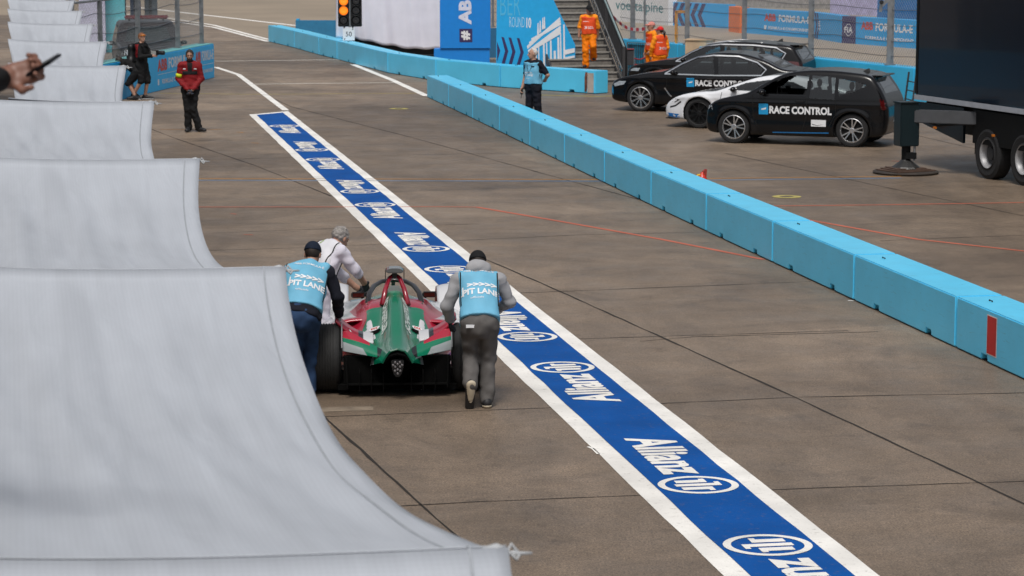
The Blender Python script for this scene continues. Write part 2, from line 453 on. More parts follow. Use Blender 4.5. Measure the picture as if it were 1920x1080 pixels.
cdir = unit(st(1, .5) - st(0, .5)); cacr = np.array([-cdir[1], cdir[0], 0.])   # cacr: to the right when walking away
if cacr[0] < 0: cacr = -cacr
mb = MB()
def logo(c, fl):
    """word then ring; fl=+1 reads towards the camera, -1 away"""
    xd, yd = cdir * fl, cacr * fl
    def put(v, f, dx, dy, w, h):
        mb.add([c + xd * (dx + a * w) + yd * (dy + b * h) + [0, 0, .012] for a, b in v], f)
    n = 40; rr = []; ff = []
    for i in range(n):
        a = 2 * math.pi * i / n; rr += [(math.cos(a) * .345, math.sin(a) * .345), (math.cos(a) * .283, math.sin(a) * .283)]
    for i in range(n): j = (i + 1) % n; ff.append((2 * i, 2 * i + 1, 2 * j + 1, 2 * j))
    put(rr, ff, 0, 0, 1, 1)
    rect = lambda x0, y0, x1, y1: put([(x0, y0), (x1, y0), (x1, y1), (x0, y1)], [(0, 1, 2, 3)], 0, 0, 1, 1)
    rect(-.045, -.20, .045, .20); rect(-.10, .155, -.045, .20)
    rect(-.185, -.17, -.085, .10); rect(.085, -.17, .185, .10); rect(.185, .05, .225, .10); rect(-.225, .05, -.185, .10)
    v, f, asp = text_mesh('Allianz', .035)
    put(v, f, -2.05, -.20, 1.62, .46)
for (px, py, fl) in [(1446, 1024, -1), (1314, 911, 1), (1061, 690, -1), (992, 633, 1), (843, 506, -1), (800, 468, 1), (706, 385, -1), (675, 360, 1), (608, 300, -1), (586, 282, 1), (534, 237, -1)]:
    p = V2(P(px, py)); t = (p - st(0, .5)) @ cdir / np.linalg.norm(st(1, .5) - st(0, .5))
    logo(st(t, .5), fl)
t = (V2(P(1446, 1024)) - st(0, .5)) @ cdir / np.linalg.norm(st(1, .5) - st(0, .5))
logo(st(t + .098, .5), 1)
structure('stripe_lettering', mk_mesh('stripe_lettering', mb.v, mb.f), WHITE_PAINT)
# ---- other painted lines
line('white_lane_line', [(404, 126), (447, 140), (500, 180), (536, 207)], .17, WHITE_PAINT)
line('white_lane_line', [(662, 121), (735, 150), (800, 180)], .2, WHITE_PAINT)
line('white_cross_line', [(475, 158), (738, 155)], .16, THIN_WHITE)
line('white_cross_line', [(404, 115), (636, 112)], .16, THIN_WHITE)
line('white_track_line', [(200, 8), (295, 18), (590, 52), (640, 57)], .3, WHITE_PAINT)
line('white_track_line', [(230, 26), (295, 31), (400, 47), (503, 74)], .2, WHITE_PAINT)
line('white_track_line', [(240, 32), (295, 36), (400, 51), (503, 78)], .2, WHITE_PAINT)
line('orange_line', [(340, 335), (560, 335.5), (1120, 337), (1330, 335), (1690, 331)], .07, ORANGE_LINE)
line('blue_line', [(340, 338.6), (560, 339), (1120, 340), (1330, 338), (1690, 334)], .08, BLUE_LINE)
line('red_line', [(340, 388.5), (640, 388.3), (815, 388), (897, 388.6)], .06, RED_LINE, .0045)
line('red_line', [(895, 388.8), (1060, 417), (1240, 449), (1432, 487)], .085, RED_LINE)
line('red_line', [(1400, 387), (1640, 384.5), (1920, 380), (2100, 377)], .075, RED_LINE)
line('red_line', [(1490, 408), (1720, 449), (1920, 471), (2100, 490)], .085, RED_LINE)
line('yellow_line', [(300, 175), (480, 177), (780, 175)], .07, YELLOW_LINE)
line('yellow_line', [(1000, 178), (1120, 181), (1152, 180)], .12, YELLOW_LINE)
line('orange_line', [(300, 243), (416, 243)], .05, ORANGE_LINE)
for (px, py, L_) in [(437, 401, 5), (465, 440, 8), (478, 268, 7), (450, 248, 6), (1680, 302, 8)]:
    line('paint_fleck', [(px - L_, py), (px + L_ / 2, py + .4), (px + L_, py + 1)], .045, RED_LINE if py > 300 else ORANGE_LINE)
line('white_fleck', [(1102, 838), (1112, 842), (1122, 852)], .03, WHITE_PAINT)
line('white_fleck', [(1590, 564), (1600, 564.5)], .05, WHITE_PAINT)
def ground_ring(px, py, r0, r1):
    c = P(px, py); mb = MB(); n = 32; V = []
    for i in range(n):
        a = 2 * math.pi * i / n; u = np.array([math.cos(a), math.sin(a), 0]); V += [c + u * r1 + [0, 0, .005], c + u * r0 + [0, 0, .005]]
    mb.add(V, [(2 * i, 2 * ((i + 1) % n), 2 * ((i + 1) % n) + 1, 2 * i + 1) for i in range(n)])
    structure('painted_ring', mk_mesh('painted_ring', mb.v, mb.f), mat('ring_paint', (.42, .36, .11, 1), .7, var=.3))
    mb = MB(); mb.lathe([(0, .0001), (.004, .0001), (.008, .10), (.008, r0 - .03), (.002, r0 - .01)], 28, c, 'z')
    structure('drain_lid', mk_mesh('drain_lid', mb.v, mb.f), mat('iron_lid', (.13, .105, .07, 1), .6, var=.3))
ground_ring(1475, 369, .12, .25); ground_ring(748, 204, .10, .24)

# ---- light blue barrier blocks
BLOCK = mat('light_blue_block_paint', (.10, .60, .90, 1), .34, var=.07, scale=2.2, bump=.12, bscale=25)
def scuffed(m):
    t = m.node_tree; N = t.nodes.new; L = t.links.new; b = t.nodes['Principled BSDF']; src = b.inputs['Base Color'].links[0].from_socket
    tc = N('ShaderNodeTexCoord'); mp = N('ShaderNodeMapping'); mp.inputs['Scale'].default_value = (1.2, 1.2, 9); L(tc.outputs['Object'], mp.inputs['Vector'])
    n = N('ShaderNodeTexNoise'); n.inputs['Scale'].default_value = 3.2; n.inputs['Detail'].default_value = 8; n.inputs['Roughness'].default_value = .7; n.inputs['Distortion'].default_value = .5; L(mp.outputs[0], n.inputs['Vector'])
    r = N('ShaderNodeMapRange'); r.inputs['From Min'].default_value = .58; r.inputs['From Max'].default_value = .72; r.inputs['To Max'].default_value = .5; L(n.outputs['Fac'], r.inputs['Value'])
    x = N('ShaderNodeMix'); x.data_type = 'RGBA'; L(r.outputs[0], x.inputs['Factor']); L(src, x.inputs['A']); x.inputs['B'].default_value = (.08, .22, .32, 1); L(x.outputs['Result'], b.inputs['Base Color'])
scuffed(BLOCK)
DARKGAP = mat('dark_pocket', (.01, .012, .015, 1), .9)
def block(a, b, wd, ht, side, label, group, cat='barrier', gap=.026, m=BLOCK):
    """a, b: the front bottom edge; side: unit vector from front face to back face"""
    a = V2(a); b = V2(b); d = unit(b - a); L = np.linalg.norm(b - a)
    nrm = np.array([-d[1], d[0], 0]);
    if nrm @ side < 0: nrm = -nrm
    c = (a + b) / 2 + nrm * wd / 2
    root = thing('barrier_block', label, cat, c, math.atan2(d[1], d[0]), group)
    l = L / 2 - gap; n1, n2 = -l * .52, l * .52; k = .10; z0 = .012
    out = [(-l, z0), (n1 - k, z0), (n1 - k + .02, .075), (n1 + k - .02, .075), (n1 + k, z0), (n2 - k, z0), (n2 - k + .02, .075), (n2 + k - .02, .075), (n2 + k, z0), (l, z0), (l, ht), (-l, ht)]
    mb = MB(); n = len(out)
    F = [(x, -wd / 2, z) for x, z in out]; B = [(x, wd / 2, z) for x, z in out]
    mb.add(F + B, [tuple(range(n)), tuple(range(2 * n - 1, n - 1, -1))] + [(i, n + i, n + (i + 1) % n, (i + 1) % n) for i in range(n)])
    mb.build('concrete_body', m, root, bevel=.014)
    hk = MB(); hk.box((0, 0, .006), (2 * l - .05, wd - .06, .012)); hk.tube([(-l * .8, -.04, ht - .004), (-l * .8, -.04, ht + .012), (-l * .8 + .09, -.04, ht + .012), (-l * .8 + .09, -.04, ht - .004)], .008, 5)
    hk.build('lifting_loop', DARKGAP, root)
    return root
tops = [800.5, 841, 886.5, 937.5, 993, 1059.4, 1132.8, 1221, 1323, 1446.6, 1599, 1790.8]
bots = [182.5, 200.5, 222, 246.7, 275.8, 306.5, 344.4, 386.7, 434.8, 491.8, 563, 652.7]
pp = [V2(P(x, y)) for x, y in zip(tops, bots)]
for k in range(4):   # smooth the measured joints into one even curve
    pp = [pp[0]] + [(pp[i - 1] + 2 * pp[i] + pp[i + 1]) / 4 for i in range(1, len(pp) - 1)] + [pp[-1]]
last = unit(pp[-1] - pp[-2]); Lm = 3.72
for k in range(4): pp.append(pp[-1] + last * Lm)
ORD = ['far end', 'second from its far end', 'third from its far end', 'fourth from its far end', 'fifth from its far end', 'sixth from its far end', 'seventh from its far end', 'eighth from its far end', 'ninth from its far end', 'tenth from its far end', 'eleventh from its far end']
for i in range(len(pp) - 1):
    if i == 11: lb = 'light blue concrete barrier block marked with an upright red stripe at the right edge'
    elif i < 11: lb = 'light blue concrete block of the long straight barrier, ' + ORD[i]
    else: lb = 'light blue concrete block of the long barrier, nearer than the red marked one'
    br = block(pp[i], pp[i + 1], .56, .585, np.array([1., 0, 0]), lb, 'blocks of the long light blue barrier')
    if i == 11:
        m_ = MB(); d = unit(pp[i + 1] - pp[i]); nn = np.array([-d[1], d[0], 0]); nn = nn if nn[0] < 0 else -nn
        L_ = np.linalg.norm(pp[12] - pp[11]); o = pp[i] + d * .98 + nn * .004 + [0, 0, .10]
        m_.prism([(0, 0), (.30, 0), (.30, .435), (0, .435)], o - d * 0, d, (0, 0, 1), .001)
        m_.build('white_edge', mat('white_vinyl', (.75, .72, .70, 1), .5), br, world=True)
        m_ = MB(); m_.prism([(.015, .012), (.285, .012), (.285, .423), (.015, .423)], o + nn * .003, d, (0, 0, 1), .001)
        m_.build('red_marker', mat('red_vinyl', (.50, .012, .012, 1), .45), br, world=True)
CURVE = [(503, 78), (552, 90), (598, 103), (632, 111.5), (727, 137), (817, 152), (937.5, 164), (1117, 176.5)]
cp = [V2(P(x, y)) for x, y in CURVE]
CW = mat('light_blue_block_paint_far', (.10, .60, .90, 1), .34, var=.08, scale=1.5)
for i in range(len(cp) - 1):
    d = unit(cp[i + 1] - cp[i]); back = np.array([.2, 1., 0])
    lb = ['light blue block at the far tip of the curved barrier', 'light blue curved barrier block, second from its far tip', 'light blue curved barrier block just left of the speed sign', 'light blue curved barrier block below the speed sign',
          'light blue curved barrier block below the white drape', 'light blue curved barrier block below the blue hashtag banner', 'light blue barrier end block with bare concrete patch and rusty hook, by the stairs'][i]
    br = block(cp[i], cp[i + 1], .5, .625, back, lb, 'blocks of the curved light blue barrier', m=CW)
    if i == 6:
        nn = np.array([d[1], -d[0], 0]); o = cp[7] - d * .32 + nn * .004
        m_ = MB(); m_.prism([(0, .03), (.24, .03), (.24, .56), (0, .56)], o, d, (0, 0, 1), .001); m_.build('bare_patch', mat('bare_concrete', (.45, .40, .36, 1), .8, var=.2), br, world=True)
        m_ = MB(); o2 = o - d * .06; m_.tube([o2 + [0, 0, .06], o2 + [0, -.05, .22], o2 + [0, -.05, .44], o2 + [.02, -.02, .57]], .035, 7); m_.build('rusty_hook', mat('rust', (.16, .055, .03, 1), .85, var=.4, scale=20), br, world=True)

# ================================================================== AWNINGS along the pit building
rd = np.array([-math.sin(R(10.84)), math.cos(R(10.84)), 0]); ca = np.array([math.cos(R(10.84)), math.sin(R(10.84)), 0])
ZB, CT = 3.015, 1.348
def aw(r, c, z): return rd * r + ca * c + np.array([0, 0, z])
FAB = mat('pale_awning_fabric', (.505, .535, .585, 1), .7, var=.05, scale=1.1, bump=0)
_t = FAB.node_tree; _b = _t.nodes['Principled BSDF']                        # a woven, slightly see-through cloth: fine weave bump + light from below
_tc = _t.nodes.new('ShaderNodeTexCoord'); _mp = _t.nodes.new('ShaderNodeMapping'); _mp.inputs['Scale'].default_value = (3.2, .8, 1.5); _t.links.new(_tc.outputs['Object'], _mp.inputs['Vector'])
_n = _t.nodes.new('ShaderNodeTexNoise'); _n.inputs['Scale'].default_value = 1.3; _n.inputs['Detail'].default_value = 2.2; _n.inputs['Distortion'].default_value = 1.2; _t.links.new(_mp.outputs[0], _n.inputs['Vector'])
_bp = _t.nodes.new('ShaderNodeBump'); _bp.inputs['Strength'].default_value = .20; _bp.inputs['Distance'].default_value = .06; _t.links.new(_n.outputs['Fac'], _bp.inputs['Height']); _t.links.new(_bp.outputs[0], _b.inputs['Normal'])
_src = _b.inputs['Base Color'].links[0].from_socket
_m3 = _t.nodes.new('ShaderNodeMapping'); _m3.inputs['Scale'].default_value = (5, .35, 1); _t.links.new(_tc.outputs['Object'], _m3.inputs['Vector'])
_n3 = _t.nodes.new('ShaderNodeTexNoise'); _n3.inputs['Scale'].default_value = 1.6; _n3.inputs['Detail'].default_value = 6; _n3.inputs['Distortion'].default_value = .6; _t.links.new(_m3.outputs[0], _n3.inputs['Vector'])  # lengthwise colour streaks stand in for things showing through the cloth
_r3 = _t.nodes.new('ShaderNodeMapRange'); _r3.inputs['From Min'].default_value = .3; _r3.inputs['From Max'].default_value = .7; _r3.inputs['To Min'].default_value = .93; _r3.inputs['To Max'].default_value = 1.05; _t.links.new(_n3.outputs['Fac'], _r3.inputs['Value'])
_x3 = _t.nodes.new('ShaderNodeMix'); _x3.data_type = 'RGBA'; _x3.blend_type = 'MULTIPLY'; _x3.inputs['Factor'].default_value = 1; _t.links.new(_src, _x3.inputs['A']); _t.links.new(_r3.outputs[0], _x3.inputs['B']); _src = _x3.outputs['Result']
for _d in ('X', 'Y'):
    _w = _t.nodes.new('ShaderNodeTexWave'); _w.bands_direction = _d; _w.inputs['Scale'].default_value = 16; _w.inputs['Distortion'].default_value = 2.5; _w.inputs['Detail'].default_value = 3; _w.inputs['Detail Scale'].default_value = 2; _t.links.new(_tc.outputs['Object'], _w.inputs['Vector'])
    _r = _t.nodes.new('ShaderNodeMapRange'); _r.inputs['To Min'].default_value = .978; _r.inputs['To Max'].default_value = 1.014; _t.links.new(_w.outputs['Fac'], _r.inputs['Value'])
    _x = _t.nodes.new('ShaderNodeMix'); _x.data_type = 'RGBA'; _x.blend_type = 'MULTIPLY'; _x.inputs['Factor'].default_value = 1; _t.links.new(_src, _x.inputs['A']); _t.links.new(_r.outputs[0], _x.inputs['B']); _src = _x.outputs['Result']
_t.links.new(_src, _b.inputs['Base Color'])
_tr = _t.nodes.new('ShaderNodeBsdfTranslucent'); _tr.inputs[0].default_value = (.5, .53, .57, 1); _mx = _t.nodes.new('ShaderNodeMixShader'); _mx.inputs[0].default_value = .18
_t.links.new(_b.outputs[0], _mx.inputs[1]); _t.links.new(_tr.outputs[0], _mx.inputs[2]); _t.links.new(_mx.outputs[0], _t.nodes['Material Output'].inputs[0])
HEM = mat('awning_hem_seam', (.30, .32, .35, 1), .8)
ROPE = mat('white_rope', (.40, .415, .43, 1), .8)
ALU = mat('aluminium', (.55, .56, .58, 1), .35, .9)
tip_px = [(950, 1048), (535, 507), (375, 300), (305, 195), (251, 121), (214, 80.5), (185, 42), (168, 14), (158, -8), (150, -26), (143, -42), (138, -54)]
rs = []
for k, (x, y) in enumerate(tip_px):
    q = P(x, y, ZB); rs.append(q[:2] @ rd[:2])
rs = [rs[1] + (rs[1] - rs[2])] + rs[1:6]                       # measured beams, then the even spacing of the near ones
sp = (rs[-1] - rs[1]) / 4
rs = [rs[1] - sp] + [rs[1] + sp * i for i in range(13)]
rs = [rs[0] - sp] + rs
awl = ['large blurred pale awning filling the lower left corner, nearest to the viewer', 'pale awning right behind the nearest big one', 'third nearest pale awning, level with the man in the red jacket', 'fourth nearest pale awning in the left hand row',
       'fifth nearest pale awning, behind the raised phone', 'sixth nearest pale awning, level with the cameraman', 'seventh nearest pale awning in the left hand row', 'eighth nearest pale awning at the top of the row', 'ninth nearest pale awning, at the top edge']
FABS = []
def awning(i, r0, r1, label):
    root = thing('awning', label, 'awning', aw((r0 + r1) / 2, 0, 0), R(10.84), 'pale fabric awnings along the pit building')
    G, Sc = (.25, .115) if i == 1 else (.30, .155)
    cl = -.32 if i < 4 else -.03
    nu, nv = 64, 30; V = []; rr = np.random.default_rng(40 + i); ph = rr.uniform(0, 6, 8)
    for a in range(nu + 1):
        u = a / nu; par = 4 * u * (1 - u); uu = min(u, 1 - u)
        for b_ in range(nv + 1):
            v = b_ / nv
            c = cl + .07 * par + v * (CT - cl - (Sc + .07) * par)
            sag = G * par ** .85 * (.55 + .45 * v)
            z = ZB - sag + .018 * math.exp(-(uu * (r1 - r0) / .05) ** 2)
            z += .016 * math.sin(v * 23 + ph[0] + 2 * math.sin(u * 5 + ph[1])) * par * (1 - v * .5) + .010 * math.sin(v * 47 + 3 * math.sin(u * 4 + ph[4]) + ph[2] + u * 9) * par + .012 * math.sin(u * 8 + v * 3 + ph[3]) * par
            z += .05 * (1 - v) ** 3 * math.exp(-uu * 9)                # gathered up at the wall
            V.append(aw(r0 + .012 + u * (r1 - r0 - .024), c, z))
    F = [(a * (nv + 1) + b_, (a + 1) * (nv + 1) + b_, (a + 1) * (nv + 1) + b_ + 1, a * (nv + 1) + b_ + 1) for a in range(nu) for b_ in range(nv)]
    me = mk_mesh('fabric', V, F, True)
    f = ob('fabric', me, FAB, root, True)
    so_ = f.modifiers.new('thickness', 'SOLIDIFY'); so_.thickness = .004
    sm = MB(); pts = [np.array(V[a * (nv + 1) + nv - 2]) + [0, 0, .004] for a in range(nu + 1)]
    for p in range(len(pts) - 1): sm.bar(pts[p], pts[p + 1], .010, .004)
    sm.build('seam', HEM, root, True)
    bm_ = MB(); bm_.tube([aw(r1, cl + .01, ZB - .012), aw(r1, CT - .02, ZB - .012)], .026, 10); bm_.build('beam', ALU, root, True)
    t_ = MB(); p0 = aw(r1, CT, ZB)
    t_.tube([aw(r1, CT - .07, ZB + .005), aw(r1, CT - .03, ZB + .012), p0 + [0, 0, .004]], [.016, .019, .012], 10)
    for k in range(3): t_.tube([p0 + ca * .005 * k, p0 + ca * (.014 + .006 * k) + rd * (.018 - .014 * k) + [0, 0, .022 - .02 * k], p0 + ca * .035 + [0, 0, -.004]], .006, 6)
    t_.tube([p0, p0 + ca * .035 + [0, 0, -.002], p0 + ca * .072 + [0, 0, -.003]], [.008, .006, .004], 7)
    t_.build('rope_tie', ROPE, root, True, smooth=True)
    return root
for i in range(1, len(rs)):
    j = i - 1
    if j == 0: lb = 'pale awning strip along the bottom edge, below the nearest full one'
    elif j - 1 < len(awl): lb = awl[j - 1]
    else: lb = 'pale awning hidden behind the rest at the far end of the row'
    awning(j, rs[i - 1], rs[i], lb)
# pit building the awnings hang from: terrace roof, glazed front
pb = thing('pit_building', 'dark glazed pit building edge behind the awnings at the far left', 'building', aw(20, -4, 0), R(10.84))
m_ = MB(); mid = aw(25, -4.46, 1.6)
m_.box(mid, (8, 90, 3.2), rz=R(10.84)); m_.build('wall', mat('dark_facade', (.03, .028, .028, 1), .35, var=.3), pb, True)
for k in range(30): m_.box(aw(-15 + 2.9 * k, -.44, 1.6), (.06, .09, 3.1), rz=R(10.84))
m_.build('mullion', mat('brown_mullion', (.10, .07, .05, 1), .5), pb, True)
m_ = MB(); m_.box(aw(25, -.56, 3.24), (.24, 90, .07), rz=R(10.84)); m_.build('coping', mat('grey_coping', (.30, .30, .30, 1), .6), pb, True)
# folded cloth ends that hang between the beams and the front wall
# ================================================================== BACKGROUND
GALV = mat('galvanised_steel', (.30, .315, .33, 1), .45, .75, var=.2)
WIRE = mat('fence_wire', (.22, .23, .245, 1), .45, .6)
CYAN = mat('banner_light_blue', (.012, .37, .74, 1), .5, var=.06)
BLUE = mat('banner_blue', (.006, .22, .68, 1), .45, var=.05)
NAVY = mat('banner_navy', (.035, .022, .10, 1), .5)
WHT = mat('banner_white', (.74, .75, .77, 1), .5, var=.04)
BRED = mat('banner_red', (.55, .06, .04, 1), .5)
ORANGE = mat('banner_orange', (.80, .17, .02, 1), .5)
BLACK = mat('matt_black', (.012, .012, .013, 1), .6)
Z = np.array([0, 0, 1.])

def catch_fence(label, pts, z0, z1, posts, cables, group=None, cell=.085, post_w=.12, tubes=()):
    """posts, cables and a real woven wire mesh along a ground path"""
    pts = [V2(p) for p in pts]
    root = thing('catch_fence', label, 'fence', pts[0], 0, group)
    seg = [np.linalg.norm(b - a) for a, b in zip(pts[:-1], pts[1:])]; cum = np.concatenate([[0], np.cumsum(seg)])
    def at(s):
        i = int(np.clip(np.searchsorted(cum, s) - 1, 0, len(seg) - 1)); return pts[i] + (pts[i + 1] - pts[i]) * ((s - cum[i]) / seg[i])
    L = cum[-1]; m = MB(); h = z1 - z0; wd = .0034
    s = -h
    while s < L:
        for sg in (1, -1):
            a, b = (s, z0), (s + h, z1)
            if sg < 0: a, b = (s, z1), (s + h, z0)
            (x0, y0), (x1, y1) = a, b
            if x0 < 0: y0 += (y1 - y0) * (-x0 / (x1 - x0)); x0 = 0
            if x1 > L: y1 = y0 + (y1 - y0) * ((L - x0) / (x1 - x0)); x1 = L
            if x1 - x0 < .02: continue
            p, q = at(x0) + Z * y0, at(x1) + Z * y1; o = np.array([wd, 0, 0]); o2 = np.array([0, wd, wd])
            m.add([p - o, p + o, q + o, q - o], [(0, 1, 2, 3)]); 
        s += cell
    m.build('wire_mesh', WIRE, root, True)
    n = 24
    for z, sag in cables:
        c = MB()
        for i in range(n):
            a, b = L * i / n, L * (i + 1) / n
            sg = lambda t: z - sag * abs(math.sin(t * math.pi / (L / max(1, len(posts) - 1))))
            c.bar(at(a) + Z * sg(a), at(b) + Z * sg(b), .014, .014)
        c.build('cable', WIRE, root, True)
    for (s_, wd_) in posts:
        m = MB(); p = at(s_) + np.array([0, -.02, 0])
        m.box(p + Z * (z0 + z1) / 2, (wd_, .07, z1 - z0)); m.box(p + Z * (z0 + .02) , (wd_ + .1, .16, .03))
        m.box(p + np.array([wd_ * .32, -.04, 0]) + Z * (z0 + z1) / 2, (.018, .02, z1 - z0 - .1))
        m.build('post', GALV, root, True)
    for z in tubes:
        m = MB(); m.tube([at(L * i / 8) + Z * z for i in range(9)], .028, 8); m.build('top_rail', GALV, root, True)
    return root

def wall_run(name, label, pts, ht, wd, m, cat='barrier', group=None):
    root = thing(name, label, cat, V2(pts[0]), 0, group); mb = MB(); pts = [V2(p) for p in pts]
    for a, b in zip(pts[:-1], pts[1:]):
        d = unit(b - a); nn = np.array([-d[1], d[0], 0]); nn = nn if nn[1] > 0 else -nn
        mb.box((a + b) / 2 + nn * wd / 2 + Z * ht / 2, (np.linalg.norm(b - a) - .01, wd, ht), rz=math.atan2(d[1], d[0]))
    mb.build('wall_body', m, root, True, bevel=.02); return root

# ---------------- left: sponsor wall with fence, in front of the parked service car
A0, A1 = V2(P(120, 213)), V2(P(402, 145.5)); ad = unit(A1 - A0); LW = np.linalg.norm(A1 - A0)
sw = thing('sponsor_wall', 'blue sponsor wall with red and white lettering behind the man in red', 'barrier', A1)
mb = MB(); nn = np.array([-ad[1], ad[0], 0]); nn = nn if nn[1] > 0 else -nn
mb.box((A0 + A1) / 2 + nn * .25 + Z * .50, (LW, .5, 1.0), rz=math.atan2(ad[1], ad[0])); mb.build('wall_body', mat('sponsor_wall_blue', (.02, .46, .88, 1), .45, var=.06), sw, True, bevel=.015)
mb = MB(); mb.box((A0 + A1) / 2 + nn * .25 + Z * 1.012, (LW - .03, .47, .02), rz=math.atan2(ad[1], ad[0])); mb.build('wall_top', mat('turquoise_top', (.16, .47, .48, 1), .6), sw, True)
def on_wall(px): # distance along the wall for a pixel column
    best = min(np.linspace(0, LW, 400), key=lambda s: abs(960 + FPX * ((A0 + ad * s)[0]) / (((A0 + ad * s)[1]) * math.cos(TH) + HC * math.sin(TH)) - px)); return best
def wall_text(s, px0, px1, z, h, m, bold=.02):
    a, b = on_wall(px0), on_wall(px1); lettering(s, A0 + ad * a - nn * .0 + Z * z, ad, Z, b - a, h, m, sw, bold)
wall_text('ABB', 296, 314, .53, .33, BRED, .05); wall_text('FORMULA-E', 317, 362, .56, .30, WHT, .03)
wall_text('ABB', 367, 377, .53, .33, BRED, .05); wall_text('FORMULA-E', 379, 400, .56, .30, WHT, .03)
wall_text('FORMULA-E CHAMPIONSHIP', 304, 352, .17, .13, WHT); wall_text('FORMULA-E CHAMPIONSHIP', 369, 399, .20, .11, WHT)
a = on_wall(296); mb = MB(); mb.prism([(0, 0), (.14, 0), (.14, .16), (0, .16)], A0 + ad * a + Z * .16 - nn * .004, ad, Z, .001); mb.build('emblem_patch', WHT, sw, True)
a, b = on_wall(296), on_wall(401); mb = MB(); mb.prism([(0, 0), (b - a, 0), (b - a, .012), (0, .012)], A0 + ad * a + Z * .44 - nn * .004, ad, Z, .001); mb.build('thin_rule', WHT, sw, True)
catch_fence('tall steel catch fence standing on the blue sponsor wall at the left', [A0 + nn * .3, A1 + nn * .3], 1.0, 3.6, [(LW - .25, .12), (on_wall(354), .13), (on_wall(281), .13), (on_wall(212), .12), (on_wall(160), .12)],
            [(1.35, .05), (1.8, .08), (2.3, .08), (2.8, .05)], cell=.125, tubes=(2.62,))
# tall thin banner walls and gantry legs further back
for (x0, x1, yb, ht, m, lb) in [(150, 199, 100, 3.4, mat('lilac_cloth', (.52, .52, .66, 1), .7, var=.1), 'pale lilac cloth hoarding behind the wire at the far left'), (200, 236, 98, 3.4, mat('aqua_cloth', (.13, .52, .60, 1), .6, var=.1), 'pale aqua hoarding behind the wire, beside the lilac one')]:
    a, b = P(x0, yb), P(x1, yb); r_ = thing('hoarding', lb, 'hoarding', V2(a)); mb = MB(); mb.box((a + b) / 2 + Z * ht / 2, (b[0] - a[0], .12, ht)); mb.build('panel', m, r_, True)
    mb = MB(); mb.box((a + b) / 2 + Z * (ht + .03), (b[0] - a[0] + .04, .18, .06)); mb.build('frame', GALV, r_, True)
for (x0, x1, yb, m, lb) in [(230, 238, 96, mat('brown_steel', (.13, .10, .09, 1), .6), 'narrow brown steel leg between the aqua hoarding and the navy column'), (246, 265, 94, mat('navy_column', (.02, .04, .09, 1), .5), 'navy blue gantry column behind the service car'), (273, 296, 92, mat('slate_column', (.055, .075, .09, 1), .5), 'broad slate gantry column behind the service car')]:
    a, b = P(x0, yb), P(x1, yb); r_ = thing('gantry_column', lb, 'column', V2((a + b) / 2)); mb = MB(); w_ = b[0] - a[0]
    mb.box((a + b) / 2 + Z * 2, (w_, w_ * .8, 4.), rz=.2); mb.box((a + b) / 2 + Z * .03, (w_ + .3, w_ + .2, .06), rz=.2); mb.build('shaft', m, r_, True, bevel=.02)
    mb = MB(); mb.box((a + b) / 2 + np.array([0, -w_ * .42, 1.9]), (w_ * .25, .03, 3.7), rz=.2); mb.build('cable_duct', BLACK, r_, True)

# ---------------- speed sign and light panel behind the curved barrier
tl_p = P(656, 112.5); tl = thing('signal_light', 'black six lamp signal panel with two orange lamps lit, above the 50 sign', 'traffic light', V2(tl_p))
yT = tl_p[1]; f0 = lambda x, y: Q(x, y, yT)
a, b = f0(633.5, 50), f0(678, -26); mb = MB(); c_ = (a + b) / 2
mb.box((c_[0] - .265 * (b[0] - a[0]), yT + .09, c_[2]), (.455 * (b[0] - a[0]), .18, b[2] - a[2])); mb.build('lamp_housing', BLACK, tl, True, bevel=.02)
mb = MB(); mb.box((c_[0] + .265 * (b[0] - a[0]), yT + .09, c_[2]), (.455 * (b[0] - a[0]), .18, b[2] - a[2])); mb.build('lamp_housing', BLACK, tl, True, bevel=.02)
mb = MB(); mb.box((c_[0], yT + .05, c_[2]), (.035, .05, b[2] - a[2])); mb.build('spine', GALV, tl, True)
LIT = mat('lit_orange_lamp', (1., .20, .01, 1), .4, emit=1.05, var=0); OFF = mat('dark_lamp_lens', (.022, .022, .024, 1), .25)
for cx in (644.3, 667.5):
    for cy in (20 - 18.2 * 2, 2, 20, 38.2):
        q = f0(cx, cy); on = cx < 650 and cy < 25
        mb = MB(); mb.lathe([(-.005, .002), (-.03, .10), (-.012, .148)], 24, q, 'y'); mb.build('lamp', LIT if on else OFF, tl, True, smooth=True)
        mb = MB(); mb.lathe([(-.012, .150), (-.07, .158), (-.07, .166), (-.0, .166)], 24, q, 'y', False); mb.build('lamp_rim', BLACK, tl, True, smooth=True)
mb = MB(); mb.tube([V2(tl_p) + [0, .14, 0], V2(tl_p) + [0, .14, b[2] + .5]], .05, 10); mb.build('pole', GALV, tl, True)
sg = thing('speed_sign', 'small white 50 speed sign with two black arrow marks, hung below the lamps', 'sign', V2(tl_p))
a, b = f0(643, 76), f0(665, 51); mb = MB(); mb.box(((a[0] + b[0]) / 2, yT - .01, (a[2] + b[2]) / 2), (b[0] - a[0], .03, b[2] - a[2])); mb.build('panel', WHT, sg, True, bevel=.006)
lettering('50', f0(648.5, 68.3), (1, 0, 0), Z, .20, .16, BLACK, sg, .0, off=.03)
for (x, y, s_) in [(661.3, 54.6, 1), (646.4, 72.8, -1)]:
    q = f0(x, y); mb = MB(); mb.prism([(-.03, -.03), (.03, -.007), (.007, .03)] if s_ > 0 else [(-.03, .0), (.0, -.03), (.03, .027)], q + np.array([0, -.032, 0]), (1, 0, 0), Z, .002); mb.build('arrow_mark', BLACK, sg, True)
for x in (645.5, 661.5):
    mb = MB(); mb.box(f0(x, 50.5), (.05, .05, .08)); mb.build('clip', BLACK, sg, True)
